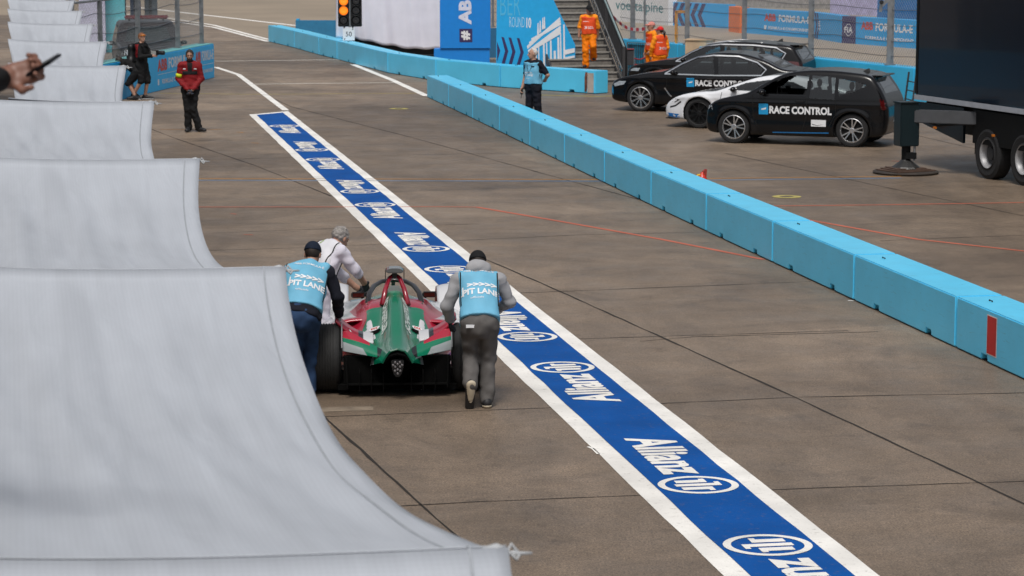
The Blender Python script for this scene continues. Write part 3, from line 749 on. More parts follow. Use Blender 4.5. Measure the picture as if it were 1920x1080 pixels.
# blue low board behind it, left
a, b = P(596, 68), P(636, 72); bl = thing('low_board', 'small dark blue low board behind the curved barrier, left of the lamps', 'board', V2(a)); mb = MB(); mb.box((a + b) / 2 + Z * .34, (b[0] - a[0] + 1.6, .3, .66), rz=-.05); mb.build('panel', mat('mid_blue', (.02, .17, .33, 1), .5), bl, True, bevel=.01)
mb = MB(); mb.box(a + np.array([-.78, -.05, .35]), (.12, .4, .70)); mb.build('end_post', CYAN, bl, True)

# ---------------- white drape over a dark frame, blue hashtag banner
def frontal(px, py, Y): return Q(px, py, Y)
dY = P(740, 108)[1]; dr = thing('draped_stand', 'stand hung with a rumpled white cloth, behind the curved barrier', 'drape', V2(P(740, 108)))
V = []; F = []; nx_, nz_ = 70, 30; r_ = np.random.default_rng(3)
for j in range(nz_ + 1):
    v = j / nz_
    for i in range(nx_ + 1):
        u = i / nx_; xb = 627 + (825.5 - 627) * u
        yb = 72 + 20 * min(1, max(0, (u - .22) / .5)) ** .8 + 1.2 * math.sin(u * 31) ; yy = yb + (-70 - yb) * v
        q = frontal(xb, yy, dY); fold = .10 * math.sin(u * 9 + 1.2 + v * .8) + .05 * math.sin(u * 23 + v * 1.5) + .03 * math.sin(u * 47 + 3 * v)
        q[1] += fold * (1 - .5 * v) + 2.2 * max(0, .12 - u) * 8 * .3; V.append(q)
F = [(j * (nx_ + 1) + i, j * (nx_ + 1) + i + 1, (j + 1) * (nx_ + 1) + i + 1, (j + 1) * (nx_ + 1) + i) for j in range(nz_) for i in range(nx_)]
DR = mat('white_drape', (.74, .74, .83, 1), .8, var=.05, scale=2)
o = ob('cloth', mk_mesh('cloth', V, F, True), DR, dr, True); o.modifiers.new('thickness', 'SOLIDIFY').thickness = .01
mb = MB(); a, b = frontal(640, 108, dY + .5), frontal(824, 108, dY + .5)
mb.box((a + b) / 2 + np.array([0, .7, 1.9]), (b[0] - a[0], 1.3, 3.6))
for x in np.linspace(a[0] + .1, b[0] - .1, 4): mb.box((x, dY + .45, .2), (.07, .07, .6))
mb.build('frame', BLACK, dr, True)
# folded-back cloth corner
bY = P(872, 119)[1]; hb = thing('hashtag_banner', 'bright blue banner tower with white hashtag lettering turned sideways', 'banner', V2(P(872, 119)))
a, b = frontal(825, 91, bY), frontal(919.5, -60, bY); mb = MB(); mb.box(((a[0] + b[0]) / 2, bY + .45, (a[2] + b[2]) / 2), (b[0] - a[0], .9, b[2] - a[2])); mb.build('banner_front', BLUE, hb, True, bevel=.01)
a2 = frontal(812, 119, bY); mb = MB(); mb.box(((a2[0] + b[0]) / 2 - .0, bY + .50, a[2] / 2 - .01), (b[0] - a2[0] - .06, .9, a[2] - .02)); mb.build('plinth', BLUE, hb, True)
q = frontal(884, 46, bY); lettering('AB', q + np.array([0, 0, 0]), Z, (-1, 0, 0), frontal(884, 0, bY)[2] - q[2], frontal(884, 0, bY)[0] - frontal(860, 0, bY)[0], mat('lilac_white', (.66, .68, .82, 1), .5), hb, .05, off=.006)
a = frontal(861.5, 79, bY); b = frontal(885.5, 54, bY); mb = MB(); mb.box(((a[0] + b[0]) / 2, bY, (a[2] + b[2]) / 2), (b[0] - a[0], .012, b[2] - a[2])); mb.build('dark_patch', NAVY, hb, True)
lettering('#', frontal(881.5, 75, bY), Z, (-1, 0, 0), .30, .29, WHT, hb, .05, off=.012)
# fence sliver and blue low wall between banner and stair panel
a = P(905, 117); sf = thing('low_wall', 'short dark blue wall seen in the gap right of the hashtag banner', 'wall', V2(a)); mb = MB(); mb.box(P(928, 108) + Z * .5, (1.6, .3, 1.), rz=.0); mb.build('wall_body', mat('shade_blue', (.02, .13, .26, 1), .6), sf, True)
catch_fence('narrow dark wire fence in the gap right of the hashtag banner', [P(905, 106), P(955, 106)], 1.0, 3.0, [(.35, .08)], [(1.2, 0), (1.5, 0), (1.8, 0), (2.1, 0), (2.4, 0)], cell=.12)

# ---------------- stairs with side panel
sY = P(1000, 157)[1]; sp_ = thing('graphic_hoarding', 'light blue graphic panel with slanted edge, ROUND 10 lettering and white columned gate drawing', 'hoarding', V2(P(1000, 157)))
pan = [(930, 138), (932, -60), (1012, -60), (1038, 0), (1078.5, 84), (1078.5, 138)]
o0 = frontal(930, 138, sY); to2 = lambda x, y: ((frontal(x, y, sY) - o0)[0], (frontal(x, y, sY) - o0)[2])
mb = MB(); mb.prism([to2(*p) for p in pan], o0, (1, 0, 0), Z, .08); mb.build('panel', CYAN, sp_, True)
def on_panel(name, poly, m, k=.004):
    mb = MB(); mb.prism([to2(*p) for p in poly], o0 + np.array([0, -k, 0]), (1, 0, 0), Z, .002); return mb.build(name, m, sp_, True)
for k, x in enumerate((936, 940 + 0, 953.5, 969)):
    if k == 0: on_panel('chevron', [(932, 78), (938, 95), (932, 116)], NAVY); continue
    on_panel('chevron', [(x, 68 + k), (x + 5, 69 + k), (x + 13, 95 + k), (x + 6, 122), (x, 121), (x + 7, 95 + k)], NAVY)
q = frontal(938, 29, sY); lettering('BER', q, (1, 0, 0), Z, frontal(976, 29, sY)[0] - q[0], .62, mat('pale_cyan', (.08, .45, .72, 1), .5), sp_, -.01)
q = frontal(955, 51, sY); lettering('ROUND', q, (1, 0, -.02), Z, frontal(984, 51, sY)[0] - q[0], .30, mat('pale_cyan2', (.35, .62, .80, 1), .5), sp_, .0)
q = frontal(987, 52.5, sY); lettering('10', q, (1, 0, -.02), Z, frontal(996, 51, sY)[0] - q[0], .30, WHT, sp_, .03)
for k in range(6):
    on_panel('graphic_stroke', [(988 + k * 4, 84 - k * 7 + 2), (1050 + k * .6, 32 + k * 5), (1051 + k * .6, 36 + k * 5), (989 + k * 4, 88 - k * 7 + 4)] if k < 3 else [(990 + 7 * (k - 3), 94 - 3 * (k - 3)), (1051, 48 + 5 * (k - 3)), (1052, 53 + 5 * (k - 3)), (990 + 7 * (k - 3), 98 - 3 * (k - 3))], WHT, .004 + .0015 * k)
for k, (x, y0, wd) in enumerate([(1003, 92, 3), (1009, 84, 1.6), (1018, 82, 3), (1024, 80, 2), (1031, 76, 3), (1038, 95, 4), (1045, 70, 3.4), (1050, 62, 2), (1056, 46, 2.6)]):
    on_panel('graphic_column', [(x, y0), (x + wd, y0), (x + wd + 1.5, 128), (x + .5, 128)], WHT, .013)
for k, (x, y0) in enumerate([(1008, 44), (1012, 40), (1017, 34), (1020, 33)]):
    on_panel('graphic_finial', [(x, y0), (x + 1.6, y0 - 2), (x + 2.4, y0 + 20), (x - 1, y0 + 22)], WHT, .0145)
for k, (y0, h_) in enumerate([(90, 8), (104, 6), (108, 4)]):
    on_panel('graphic_stroke', [(1057, y0 + 4), (1077.5, y0), (1077.5, y0 + h_), (1058, y0 + h_ + 5)], WHT, .016)
STE = mat('ribbed_steel_tread', (.22, .205, .185, 1), .5, .35, var=.3, scale=14, bump=.35, bscale=80); DST = mat('dark_steel', (.045, .045, .048, 1), .5, .5)
s0 = P(1165, 159.5); s1 = P(1046, 161.5); su = unit(s0 - s1); sb = np.array([-.235, .97, 0]); sb = unit(sb)
stairs = thing('steel_stairs', 'grey steel stairs with ribbed treads beside the light blue panel', 'stairs', V2(s0))
W_ = 1.95; NS = 20; RUN, RISE = .29, .178
for k in range(NS):
    mb = MB(); c = s0 - su * W_ / 2 + sb * (RUN * k + RUN / 2) + Z * RISE * (k + 1)
    ang = math.atan2(su[1], su[0])
    mb.box(c - Z * .02, (W_, RUN + .02, .04), rz=ang); mb.box(c - sb * (RUN / 2) - Z * (RISE / 2 + .022), (W_, .012, RISE - .05), rz=ang)
    tr_ = mb.build('tread', STE, stairs, True)
    mb = MB(); mb.box(c - sb * (RUN / 2 - .02) + Z * .004, (W_ - .01, .05, .006), rz=ang); mb.box(c - sb * (RUN / 2 + .008) - Z * .012, (W_, .012, .034), rz=ang); mb.build('nosing', mat('worn_nosing', (.40, .38, .345, 1), .45, .3, var=.2), tr_, True)
    mb = MB(); mb.box(c - sb * (RUN / 2 + .004) - Z * .06, (W_ - .02, .012, .035), rz=ang); mb.build('painted_shadow_strip', DST, tr_, True)  # dark strip puts the shade under each nosing into colour
for sx in (0.02, W_ - .02):
    mb = MB(); mb.bar(s0 - su * sx + Z * .05, s0 - su * sx + sb * RUN * NS + Z * (RISE * NS + .05), .05, .22); mb.build('stringer', DST, stairs, True)
rl = thing('stair_railing', 'dark steel railing with close upright bars on the right of the stairs', 'railing', V2(s0))
r0 = s0 + su * .06 - sb * .05; r1 = r0 + sb * RUN * NS + Z * RISE * NS
mb = MB(); mb.bar(r0 + Z * 1.08, r1 + Z * 1.08, .045, .045); mb.build('handrail', mat('teal_grey_rail', (.25, .33, .34, 1), .5, .4), rl, True)
mb = MB(); mb.bar(r0 + Z * .14, r1 + Z * .14, .05, .05); mb.bar(r0 + Z * .45 - su * .05, r1 + Z * .45 - su * .05, .03, .03); mb.build('lower_rail', GALV, rl, True)
for k in range(0, 37):
    t = k / 37; p = r0 + (r1 - r0) * t; big = k % 12 == 0
    mb = MB(); mb.bar(p + Z * .12, p + Z * 1.08,   .07 if big else .028, .05 if big else .012, up=(0, 1, 0)); mb.build('post' if big else 'baluster', mat('baluster_steel', (.06, .06, .063, 1), .5, .4), rl, True)
mb = MB(); mb.prism([(0, .1), (RUN * NS, RISE * NS + .1), (RUN * NS, RISE * NS + 1.0), (0, 1.0)], r0 + su * .10, sb, Z, .01); mb.build('dark_infill', mat('dark_infill', (.014, .014, .015, 1), .7), rl, True)

# ---------------- right: blue wall and catch fence behind the cars
WALL = [P(1160, 133), P(1270, 146), P(1509, 177), P(1712, 203), P(1900, 226), P(2150, 256)]
bw = wall_run('fence_wall', 'light blue wall below the catch fence behind the parked cars', WALL, 1.0, .55, mat('light_blue_wall', (.050, .50, .82, 1), .4, var=.08, scale=1.5))
wl = [V2(p) + np.array([.05, .3, 0]) for p in WALL]; wseg = np.cumsum([0] + [np.linalg.norm(b - a) for a, b in zip(wl[:-1], wl[1:])])
def wall_s(px):
    best = None
    for s in np.linspace(0, wseg[-1], 2000):
        i = int(np.clip(np.searchsorted(wseg, s) - 1, 0, len(wl) - 2)); p = wl[i] + (wl[i + 1] - wl[i]) * ((s - wseg[i]) / (wseg[i + 1] - wseg[i]))
        x = 960 + FPX * p[0] / (p[1] * math.cos(TH) + (HC - 1) * math.sin(TH))
        if best is None or abs(x - px) < best[0]: best = (abs(x - px), s)
    return best[1]
catch_fence('long steel catch fence on the blue wall behind the parked cars', wl, 1.0, 3.7, [(wall_s(x), w_) for x, w_ in [(1186, .15), (1208.5, .06), (1288, .14), (1395, .14), (1520, .15), (1668, .17), (1850, .17)]],
            [(1.28, .05), (1.66, .06), (2.05, .05), (2.45, .05), (2.85, .03)], cell=.115)
br_ = thing('fence_bracket', 'angled steel bracket plate bolted to the fence post beside the dark trailer', 'bracket', P(1668, 200))
i_ = wall_s(1668); yb_ = 61.5
mb = MB(); q = Q(1653, 10, yb_); mb.bar(q, Q(1672, -8, yb_), .16, .08); mb.bar(Q(1651, 22, yb_), Q(1653, 3, yb_), .1, .06); mb.build('arm', GALV, br_, True)
mb = MB(); mb.lathe([(-.09, .02), (-.09, .05), (-.06, .05)], 12, Q(1652, 4, yb_), 'y'); mb.build('bolt', BLACK, br_, True)

# ---------------- sponsor boards across the track
def board(label, x0, y0, x1, y1, m, ht=1.02, name='sponsor_board', group='sponsor boards across the track'):
    a, b = V2(P(x0, y0)), V2(P(x1, y1)); d = unit(b - a); n_ = np.array([-d[1], d[0], 0]); n_ = n_ if n_[1] > 0 else -n_
    r_ = thing(name, label, 'sponsor board', a, 0, group); mb = MB()
    mb.box((a + b) / 2 + n_ * .2 + Z * (ht / 2), (np.linalg.norm(b - a) - .01, .4, ht), rz=math.atan2(d[1], d[0])); mb.build('board_body', m, r_, True)
    return r_, a, d, n_, np.linalg.norm(b - a)
def chev(B, s0, n, wd, gap, m, dirn=1, h=1.0, thick=.26):
    r_, a, d, n_, L = B
    for k in range(n):
        x = s0 + k * gap; t = dirn * wd
        pl = [(x, 0), (x + thick, 0), (x + thick + t, h / 2), (x + thick, h), (x, h), (x + t, h / 2)]
        pl = [(min(max(p, .0), L), q) for p, q in pl]
        mb = MB(); mb.prism(pl, a + Z * .01 - n_ * .004, d, Z, .002); mb.build('chevron', m, r_, True)
def btext(B, s, s0, L_, z, h, m, bold=.02): lettering(s, B[1] + B[2] * s0 + Z * z, B[2], Z, L_, h, m, B[0], bold, off=.006)
CY2 = mat('far_board_blue', (.006, .33, .72, 1), .5, var=.06)
B = board('blue board with dark left pointing chevrons, right of the white sponsor banner', 1254, 47.4, 1365, 53.5, CY2); chev(B, .42, 5, -.32, .47, NAVY)
B = board('plain orange board between the chevron board and the blue lettered one', 1366, 59, 1387, 62, ORANGE, 1.05)
B = board('blue board with red and white lettering right of the orange board', 1388, 61.5, 1524, 72, CY2); Lb = B[4]
btext(B, 'ABB', Lb * .34, Lb * .16, .56, .30, BRED, .05); btext(B, 'FORMULA-E', Lb * .54, Lb * .42, .56, .28, WHT, .03); btext(B, 'FORMULA-E CHAMPIONSHIP', Lb * .40, Lb * .54, .24, .12, WHT)
mb = MB(); mb.prism([(0, 0), (.16, 0), (.16, .18), (0, .18)], B[1] + B[2] * Lb * .34 + Z * .2 - B[3] * .006, B[2], Z, .002); mb.build('emblem_patch', WHT, B[0], True)
B = board('blue board with two dark right pointing chevrons and small white mark', 1525, 72, 1577, 80.5, CY2); chev(B, .12, 2, .26, .28, NAVY, thick=.17)
for (s_, z_, w_) in [(.72, .66, .20), (.66, .58, .20), (.72, .50, .22)]:
    mb = MB(); mb.prism([(0, 0), (w_, 0), (w_, .05), (0, .05)], B[1] + B[2] * s_ + Z * z_ - B[3] * .006, B[2], Z, .002); mb.build('white_mark', WHT, B[0], True)
btext(B, 'HYPER', .66, .3, .36, .09, WHT)
B = board('narrow dark purple board with white round FIA emblem', 1578, 80.6, 1603.5, 82.5, NAVY); btext(B, 'FIA', B[4] * .2, B[4] * .6, .40, .22, WHT, .02)
for sg_ in (1, -1):
    pl = [(B[4] / 2 + .21 * math.cos(t), .51 + .23 * math.sin(t)) for t in np.linspace(.5, 2.64, 12) * sg_] + [(B[4] / 2 + .19 * math.cos(t), .51 + .21 * math.sin(t)) for t in np.linspace(2.64, .5, 12) * sg_]
    mb = MB(); mb.prism(pl, B[1] - B[3] * .006, B[2], Z, .002); mb.build('emblem_arc', WHT, B[0], True)
B = board('blue board with red and white lettering beside the dark trailer', 1604, 82.5, 1800, 98, CY2); Lb = B[4]
btext(B, 'ABB', Lb * .055, Lb * .12, .56, .30, BRED, .05); btext(B, 'FORMULA-E', Lb * .20, Lb * .36, .54, .30, WHT, .03); btext(B, 'FORMULA-E CHAMPIONSHIP', Lb * .10, Lb * .47, .22, .12, WHT)
B = board('tall white sponsor banner with teal lettering behind the stair railing', 1120, 36, 1253, 48, WHT, 2.2, group=None); btext(B, 'voestalpine', B[4] * .27, B[4] * .66, .38, .60, mat('teal_letter', (.01, .20, .24, 1), .5), .0)
B = board('tall plain blue hoarding at the top right beside the trailer', 1644, 55, 1760, 60, mat('deep_blue', (.012, .13, .36, 1), .5), 2.4, name='hoarding', group=None)
B = board('pale purple board on short legs at the top edge, behind the fence', 1556, 26, 1642, 30, mat('pale_purple', (.42, .40, .62, 1), .6, var=.25, scale=4), 1.5, name='hoarding', group=None)
B = board('grey concrete wall far across the track at the top edge', 1280, 10, 1560, 18, mat('grey_block', (.28, .27, .26, 1), .8, var=.3), .9, name='far_wall', group=None)

# ---------------- small things by the stairs and the wall
def crowd_barrier():
    a, b = P(1176, 146), P(1209, 148); r_ = thing('crowd_barrier', 'steel crowd barrier with blue green cloth behind the folding chair', 'crowd barrier', V2(a)); d = unit(b - a); L = np.linalg.norm(b - a)
    mb = MB(); mb.tube([a + Z * .05, a + Z * 1.05, b + Z * 1.05, b + Z * .05], .022, 6); mb.bar(a + Z * .15, b + Z * .15, .03, .03); mb.build('frame', GALV, r_, True)
    for k in range(1, 8): mb = MB(); p = a + d * L * k / 8; mb.bar(p + Z * .15, p + Z * 1.04, .014, .014, up=(0, 1, 0)); mb.build('upright_bar', DST, r_, True)
    V = [a + d * (L * i / 10) + np.array([0, .05 + .02 * math.sin(i), z]) for z in (.12, 1.0) for i in range(11)]
    mb = MB(); mb.add(V, [(i, i + 1, 12 + i, 11 + i) for i in range(10)]); mb.build('banner_cloth', mat('blue_green_cloth', (.02, .22, .36, 1), .7, var=.6, scale=5), r_, True)
    for f_ in (a, b): mb = MB(); mb.bar(f_ + np.array([0, -.25, .03]), f_ + np.array([0, .25, .03]), .05, .02); mb.build('foot', GALV, r_, True)
crowd_barrier()
def camp_chair():
    c = P(1184, 149); r_ = thing('camp_chair', 'folding camp chair with black seat and red trim at the foot of the stairs', 'chair', V2(c)); X = np.array([1, 0, 0.]); Y_ = np.array([0, 1, 0.])
    A = lambda x, y, z: c + X * x + Y_ * y + Z * z
    RT = mat('red_trim', (.35, .02, .03, 1), .6); CB = mat('chair_cloth', (.03, .03, .035, 1), .8)
    mb = MB(); mb.add([A(-.24, -.05, .42), A(.06, -.05, .42), A(.06, .02, .88), A(-.24, .02, .88)], [(0, 1, 2, 3)]); o = mb.build('backrest', CB, r_, True); o.modifiers.new('t', 'SOLIDIFY').thickness = .015
    mb = MB(); mb.add([A(-.24, -.05, .42), A(.06, -.05, .42), A(.42, .25, .44), A(.12, .35, .44)], [(0, 1, 2, 3)]); o = mb.build('seat', CB, r_, True); o.modifiers.new('t', 'SOLIDIFY').thickness = .015
    for x in (-.25, .07):
        mb = MB(); mb.tube([A(x, .03, .88), A(x, -.05, .42), A(x + .05, -.1, .0)], .012, 6); mb.build('leg', GALV, r_, True)
    for (x, y) in ((.42, .25), (.12, .35)):
        mb = MB(); mb.tube([A(x, y, .0), A(x, y, .66)], .012, 6); mb.build('leg', GALV, r_, True)
    for p in ([A(-.25, 0, .89), A(.07, 0, .89)], [A(.07, -.02, .62), A(.25, .12, .58), A(.43, .25, .64)], [A(.08, -.05, .44), A(.25, .1, .42), A(.43, .25, .45)]):
        mb = MB(); mb.tube(p, .018, 6); mb.build('trim', RT, r_, True)
camp_chair()
# red and white tape from the railing to the fence
a, b = Q(1136, 14, 78.), Q(1209, 54, 73.); tp = thing('barrier_tape', 'red and white striped tape sagging from the stair railing to the thin post', 'tape', V2(a)); n = 14
pts = [a + (b - a) * i / n - Z * .25 * math.sin(math.pi * i / n) for i in range(n + 1)]
for k, (m, nm) in enumerate([(WHT, 'white_band'), (mat('tape_red', (.62, .03, .05, 1), .5), 'red_band')]):
    mb = MB()
    for i in range(n):
        if i % 2 == k: mb.add([pts[i] - Z * .045, pts[i + 1] - Z * .045, pts[i + 1] + Z * .045, pts[i] + Z * .045], [(0, 1, 2, 3)])
    o = mb.build(nm, m, tp, True); o['kind'] = 'stuff'; o.modifiers.new('t', 'SOLIDIFY').thickness = .003
# orange frame and wooden box
fY = P(1275, 144)[1]; of = thing('orange_frame', 'orange painted steel frame standing behind the two marshals', 'frame', V2(P(1275, 144))); OP = mat('orange_paint', (.72, .30, .02, 1), .5)
for (x0, y0, x1, y1, nm) in [(1268, 135, 1268, 21, 'upright'), (1289, 135, 1289, 21, 'upright'), (1266, 22, 1291, 22, 'crossbar')]:
    mb = MB(); mb.bar(Q(x0, y0, fY), Q(x1, y1, fY), .085, .085, up=(0, 1, 0)); mb.build(nm, OP, of, True, bevel=.008)
bx = thing('wooden_crate', 'pale plywood crate standing at the blue wall behind the rear black car', 'crate', V2(P(1312, 150))); c = P(1312, 150); mb = MB(); WD = mat('plywood', (.50, .36, .23, 1), .7, var=.18, scale=3)
mb.box(c + Z * .60, (.78, .6, 1.14), rz=-.25); mb.build('crate_body', WD, bx, True, bevel=.01)
mb = MB(); mb.box(c + Z * 1.185, (.84, .66, .03), rz=-.25); mb.build('lid', WD, bx, True)
for k in (-.3, .3): mb = MB(); mb.box(c + np.array([k, 0, .015]), (.09, .6, .03), rz=-.25); mb.build('skid', WD, bx, True)
# small red extinguisher with yellow hose behind the long barrier
e0 = P(1316, 372); e0 = V2(P(1316, 384)); ex = thing('fire_extinguisher', 'small red and yellow extinguisher poking up behind the long blue barrier', 'extinguisher', e0)
mb = MB(); mb.lathe([(0, .07), (.02, .085), (.44, .085), (.50, .05), (.52, .03), (.55, .03)], 20, e0, 'z'); mb.build('bottle', mat('extinguisher_red', (.55, .03, .015, 1), .3), ex, True, smooth=True)
mb = MB(); mb.tube([e0 + Z * .52, e0 + np.array([.02, 0, .56]), e0 + np.array([.06, 0, .585])], .022, 8); mb.bar(e0 + np.array([.05, 0, .46]), e0 + np.array([.06, 0, .60]), .05, .04); mb.build('handle', mat('extinguisher_grip', (.28, .03, .02, 1), .4), ex, True)
mb = MB(); mb.tube([e0 + Z * .5, e0 + np.array([-.07, -.02, .50]), e0 + np.array([-.12, -.02, .46]), e0 + np.array([-.13, -.02, .3])], .02, 8); mb.build('hose', mat('yellow_hose', (.65, .38, .02, 1), .5), ex, True)

# ---------------- dark trailer with outrigger
w1, w2 = V2(P(1843, 336)), V2(P(1910, 348.8)); tx = unit(w2 - w1); tn = np.array([-tx[1], tx[0], 0]); tn = tn if tn[0] > 0 else -tn   # tn: away from the viewer
cor = w1 - tx * ((w1 - V2(P(1714, 312)))[0] / tx[0]) if abs(tx[0]) > 1e-3 else w1
tr = thing('trailer', 'large dark blue box trailer with pale grey edge strip at the right', 'trailer', cor, math.atan2(tx[1], tx[0]))
TB = mat('trailer_dark_blue', (.0035, .006, .014, 1), .22, var=.25, scale=.6, coat=.3); TBK = mat('chassis_black', (.003, .0035, .004, 1), .6, spec=.25)
Lt = 13.0; z0 = 1.30
T = lambda x, y, z: cor + tx * x + tn * y + Z * z
Mr = Matrix((tuple(tx), tuple(tn), (0, 0, 1))).transposed()
if Mr.determinant() < 0: pass
def tbox(mb, x0, x1, y0, y1, za, zb): mb.box(T((x0 + x1) / 2, (y0 + y1) / 2, (za + zb) / 2), (x1 - x0, abs(y1 - y0), zb - za), M=Matrix((tuple(tx), tuple(tn), tuple(np.cross(tx, tn)))).transposed())
mb = MB(); tbox(mb, 0, Lt, 0, 2.5, z0, 4.05); mb.build('box_body', TB, tr, True, bevel=.03)
mb = MB(); tbox(mb, -.01, Lt, -.012, .0, z0 - .01, z0 + .085); mb.build('edge_strip', mat('pale_grey_strip', (.36, .38, .42, 1), .45), tr, True)
mb = MB(); tbox(mb, .02, .10, -.010, 0, z0 + .1, 4.0); mb.build('corner_post', TBK, tr, True)
mb = MB(); tbox(mb, .1, Lt, .2, 2.3, 1.0, z0 - .02); tbox(mb, 0.02, 2.0, .9, 1.6, .62, 1.0); mb.build('chassis', TBK, tr, True)
mb = MB(); mb.prism([(0.0, 1.24), (1.75, 1.24), (1.75, .58), (.35, .80), (0.0, .86)], T(0, .10, 0), tx, Z, .05); mb.build('skirt_panel', mat('skirt_dark_blue', (.004, .010, .017, 1), .35), tr, True)
mb = MB(); tbox(mb, 2.15, 7.0, .08, .14, .62, 1.24); mb.build('skirt_panel', TBK, tr, True)
mb = MB(); tbox(mb, 2.2, 2.26, .1, .7, .42, .9); mb.build('mud_flap', TBK, tr, True); mb = MB(); tbox(mb, 5.9, 5.96, .1, .7, .42, .9); mb.build('mud_flap', TBK, tr, True)
mb = MB(); tbox(mb, 2.9, 2.98, .05, .09, .80, .84); mb.build('side_marker', mat('amber_marker', (.6, .18, .02, 1), .3), tr, True)
mb = MB(); tbox(mb, .75, .83, -.0, .04, .78, .82); mb.build('side_marker', MATS['amber_marker'], tr, True)
TY = mat('tyre_rubber', (.013, .013, .014, 1), .8, var=.3, scale=20); STL = mat('steel_wheel', (.36, .36, .37, 1), .45, .2, var=.2)
def truck_wheel(x, y, r=.47):
    c = T(x, y, r); prof = [(-.0, .27), (.02, .30), (.0, r - .07), (.03, r), (.27, r), (.30, r - .05), (.30, .28)]
    mb = MB(); mb.lathe([(a, q) for a, q in prof], 36, (0, 0, 0), 'y', False); k = len(mb.v)
    tw = mb; A = Matrix.Rotation(math.atan2(tx[1], tx[0]), 3, 'Z')
    fl = 1 if (A @ Vector((0, 1, 0))).dot(Vector(tn)) > 0 else -1
    place = lambda q: tuple(Vector(c) + A @ Vector((q[0], q[1] * fl, q[2])))
    tw.v = [place(q) for q in tw.v]; w_ = tw.build('wheel', TY, tr, True, auto=.6)
    rm = MB(); rm.lathe([(.01, .278), (.012, .262), (.05, .250), (.10, .222), (.13, .215)], 36, (0, 0, 0), 'y', False); rm.v = [place(q) for q in rm.v]; rm.build('rim', STL, w_, True, smooth=True)
    hm = MB(); hm.lathe([(.13, .216), (.15, .13), (.07, .12), (.06, .001)], 30, (0, 0, 0), 'y', False); hm.v = [place(q) for q in hm.v]; hm.build('hub', mat('hub_dark', (.05, .05, .052, 1), .5, .3), w_, True, auto=.6)
    w_  # rim is parented to the wheel mesh (same origin)
xw = [(w1 - cor) @ tx, (w2 - cor) @ tx]; xs_ = xw[1] - xw[0]
for x in (xw[0], xw[1], xw[1] + xs_): truck_wheel(x, .06); 
for x in (xw[0], xw[1], xw[1] + xs_): truck_wheel(x, 2.1)
# outrigger: arm, jack housing, foot, stacked round pads
fp = V2(P(1698, 325)); og = thing('outrigger', 'dark outrigger jack reaching from the trailer onto round stacked pads', 'outrigger', fp)
ya = fp[1]
mb = MB(); a_ = np.array([fp[0] + .05, fp[1], 1.08]); x_ = (a_ - cor) @ tx; b_ = T(max(x_, .4) + 1.1, .35, 1.08); mb.bar(a_, b_, .2, .24); mb.build('arm', mat('outrigger_grey', (.085, .088, .095, 1), .5, .3), og, True, bevel=.015)
jz0, jz1 = .52, 1.32; mb = MB(); mb.box(fp + Z * (jz0 + jz1) / 2, (.38, .34, jz1 - jz0), rz=.25); mb.box(fp + Z * (jz1 + .015), (.43, .39, .03), rz=.25); mb.build('jack_housing', mat('jack_dark_green', (.004, .014, .018, 1), .4), og, True, bevel=.02)
mb = MB(); mb.tube([fp + Z * .2, fp + Z * .55], .085, 14); mb.box(fp + np.array([.08, -.06, .34]), (.2, .12, .12)); mb.build('piston', TBK, og, True)
mb = MB(); mb.tube([fp + np.array([.14, -.08, .25]), fp + np.array([.15, -.08, .6])], .022, 8); mb.build('strut', GALV, og, True)
mb = MB(); mb.lathe([(.10, .001), (.10, .28), (.13, .26), (.24, .11), (.26, .09)], 12, fp, 'z'); mb.build('foot', mat('foot_steel', (.06, .06, .06, 1), .4, .6), og, True)
mb = MB(); mb.lathe([(.003, .60), (.035, .62), (.05, .60)], 40, fp, 'z'); mb.build('round_pad', mat('dark_pad', (.035, .027, .022, 1), .8, var=.3), og, True)
for k in range(3): mb = MB(); mb.box(fp + Z * (.0635 + .022 * k), (.86 - .12 * k, .70 - .10 * k, .019), rz=.5 - .1 * k); mb.build('timber_pad', mat('brown_pad', (.085, .05, .035, 1), .8, var=.3), og, True)
mb = MB(); mb.tube([a_ + np.array([.1, -.13, -.02]), a_ + np.array([.5, -.2, -.17]), a_ + np.array([.9, -.3, -.13]), b_ + np.array([0, -.1, -.1])], .022, 8); mb.build('hose', BLACK, og, True)
# small ladder leaning behind the outrigger
l0, l1 = P(1693, 218), P(1707, 222); ld = thing('small_ladder', 'small dark step ladder leaning behind the jack, by the rear of the small black car', 'ladder', l0)
for p in (l0, l1): mb = MB(); mb.bar(p, p + np.array([.16, .25, 1.05]), .03, .05); mb.build('rail', DST, ld, True)
for k in range(1, 5): mb = MB(); q = np.array([.16, .25, 1.05]) * k / 5; mb.bar(l0 + q, l1 + q, .03, .02); mb.build('rung', DST, ld, True)
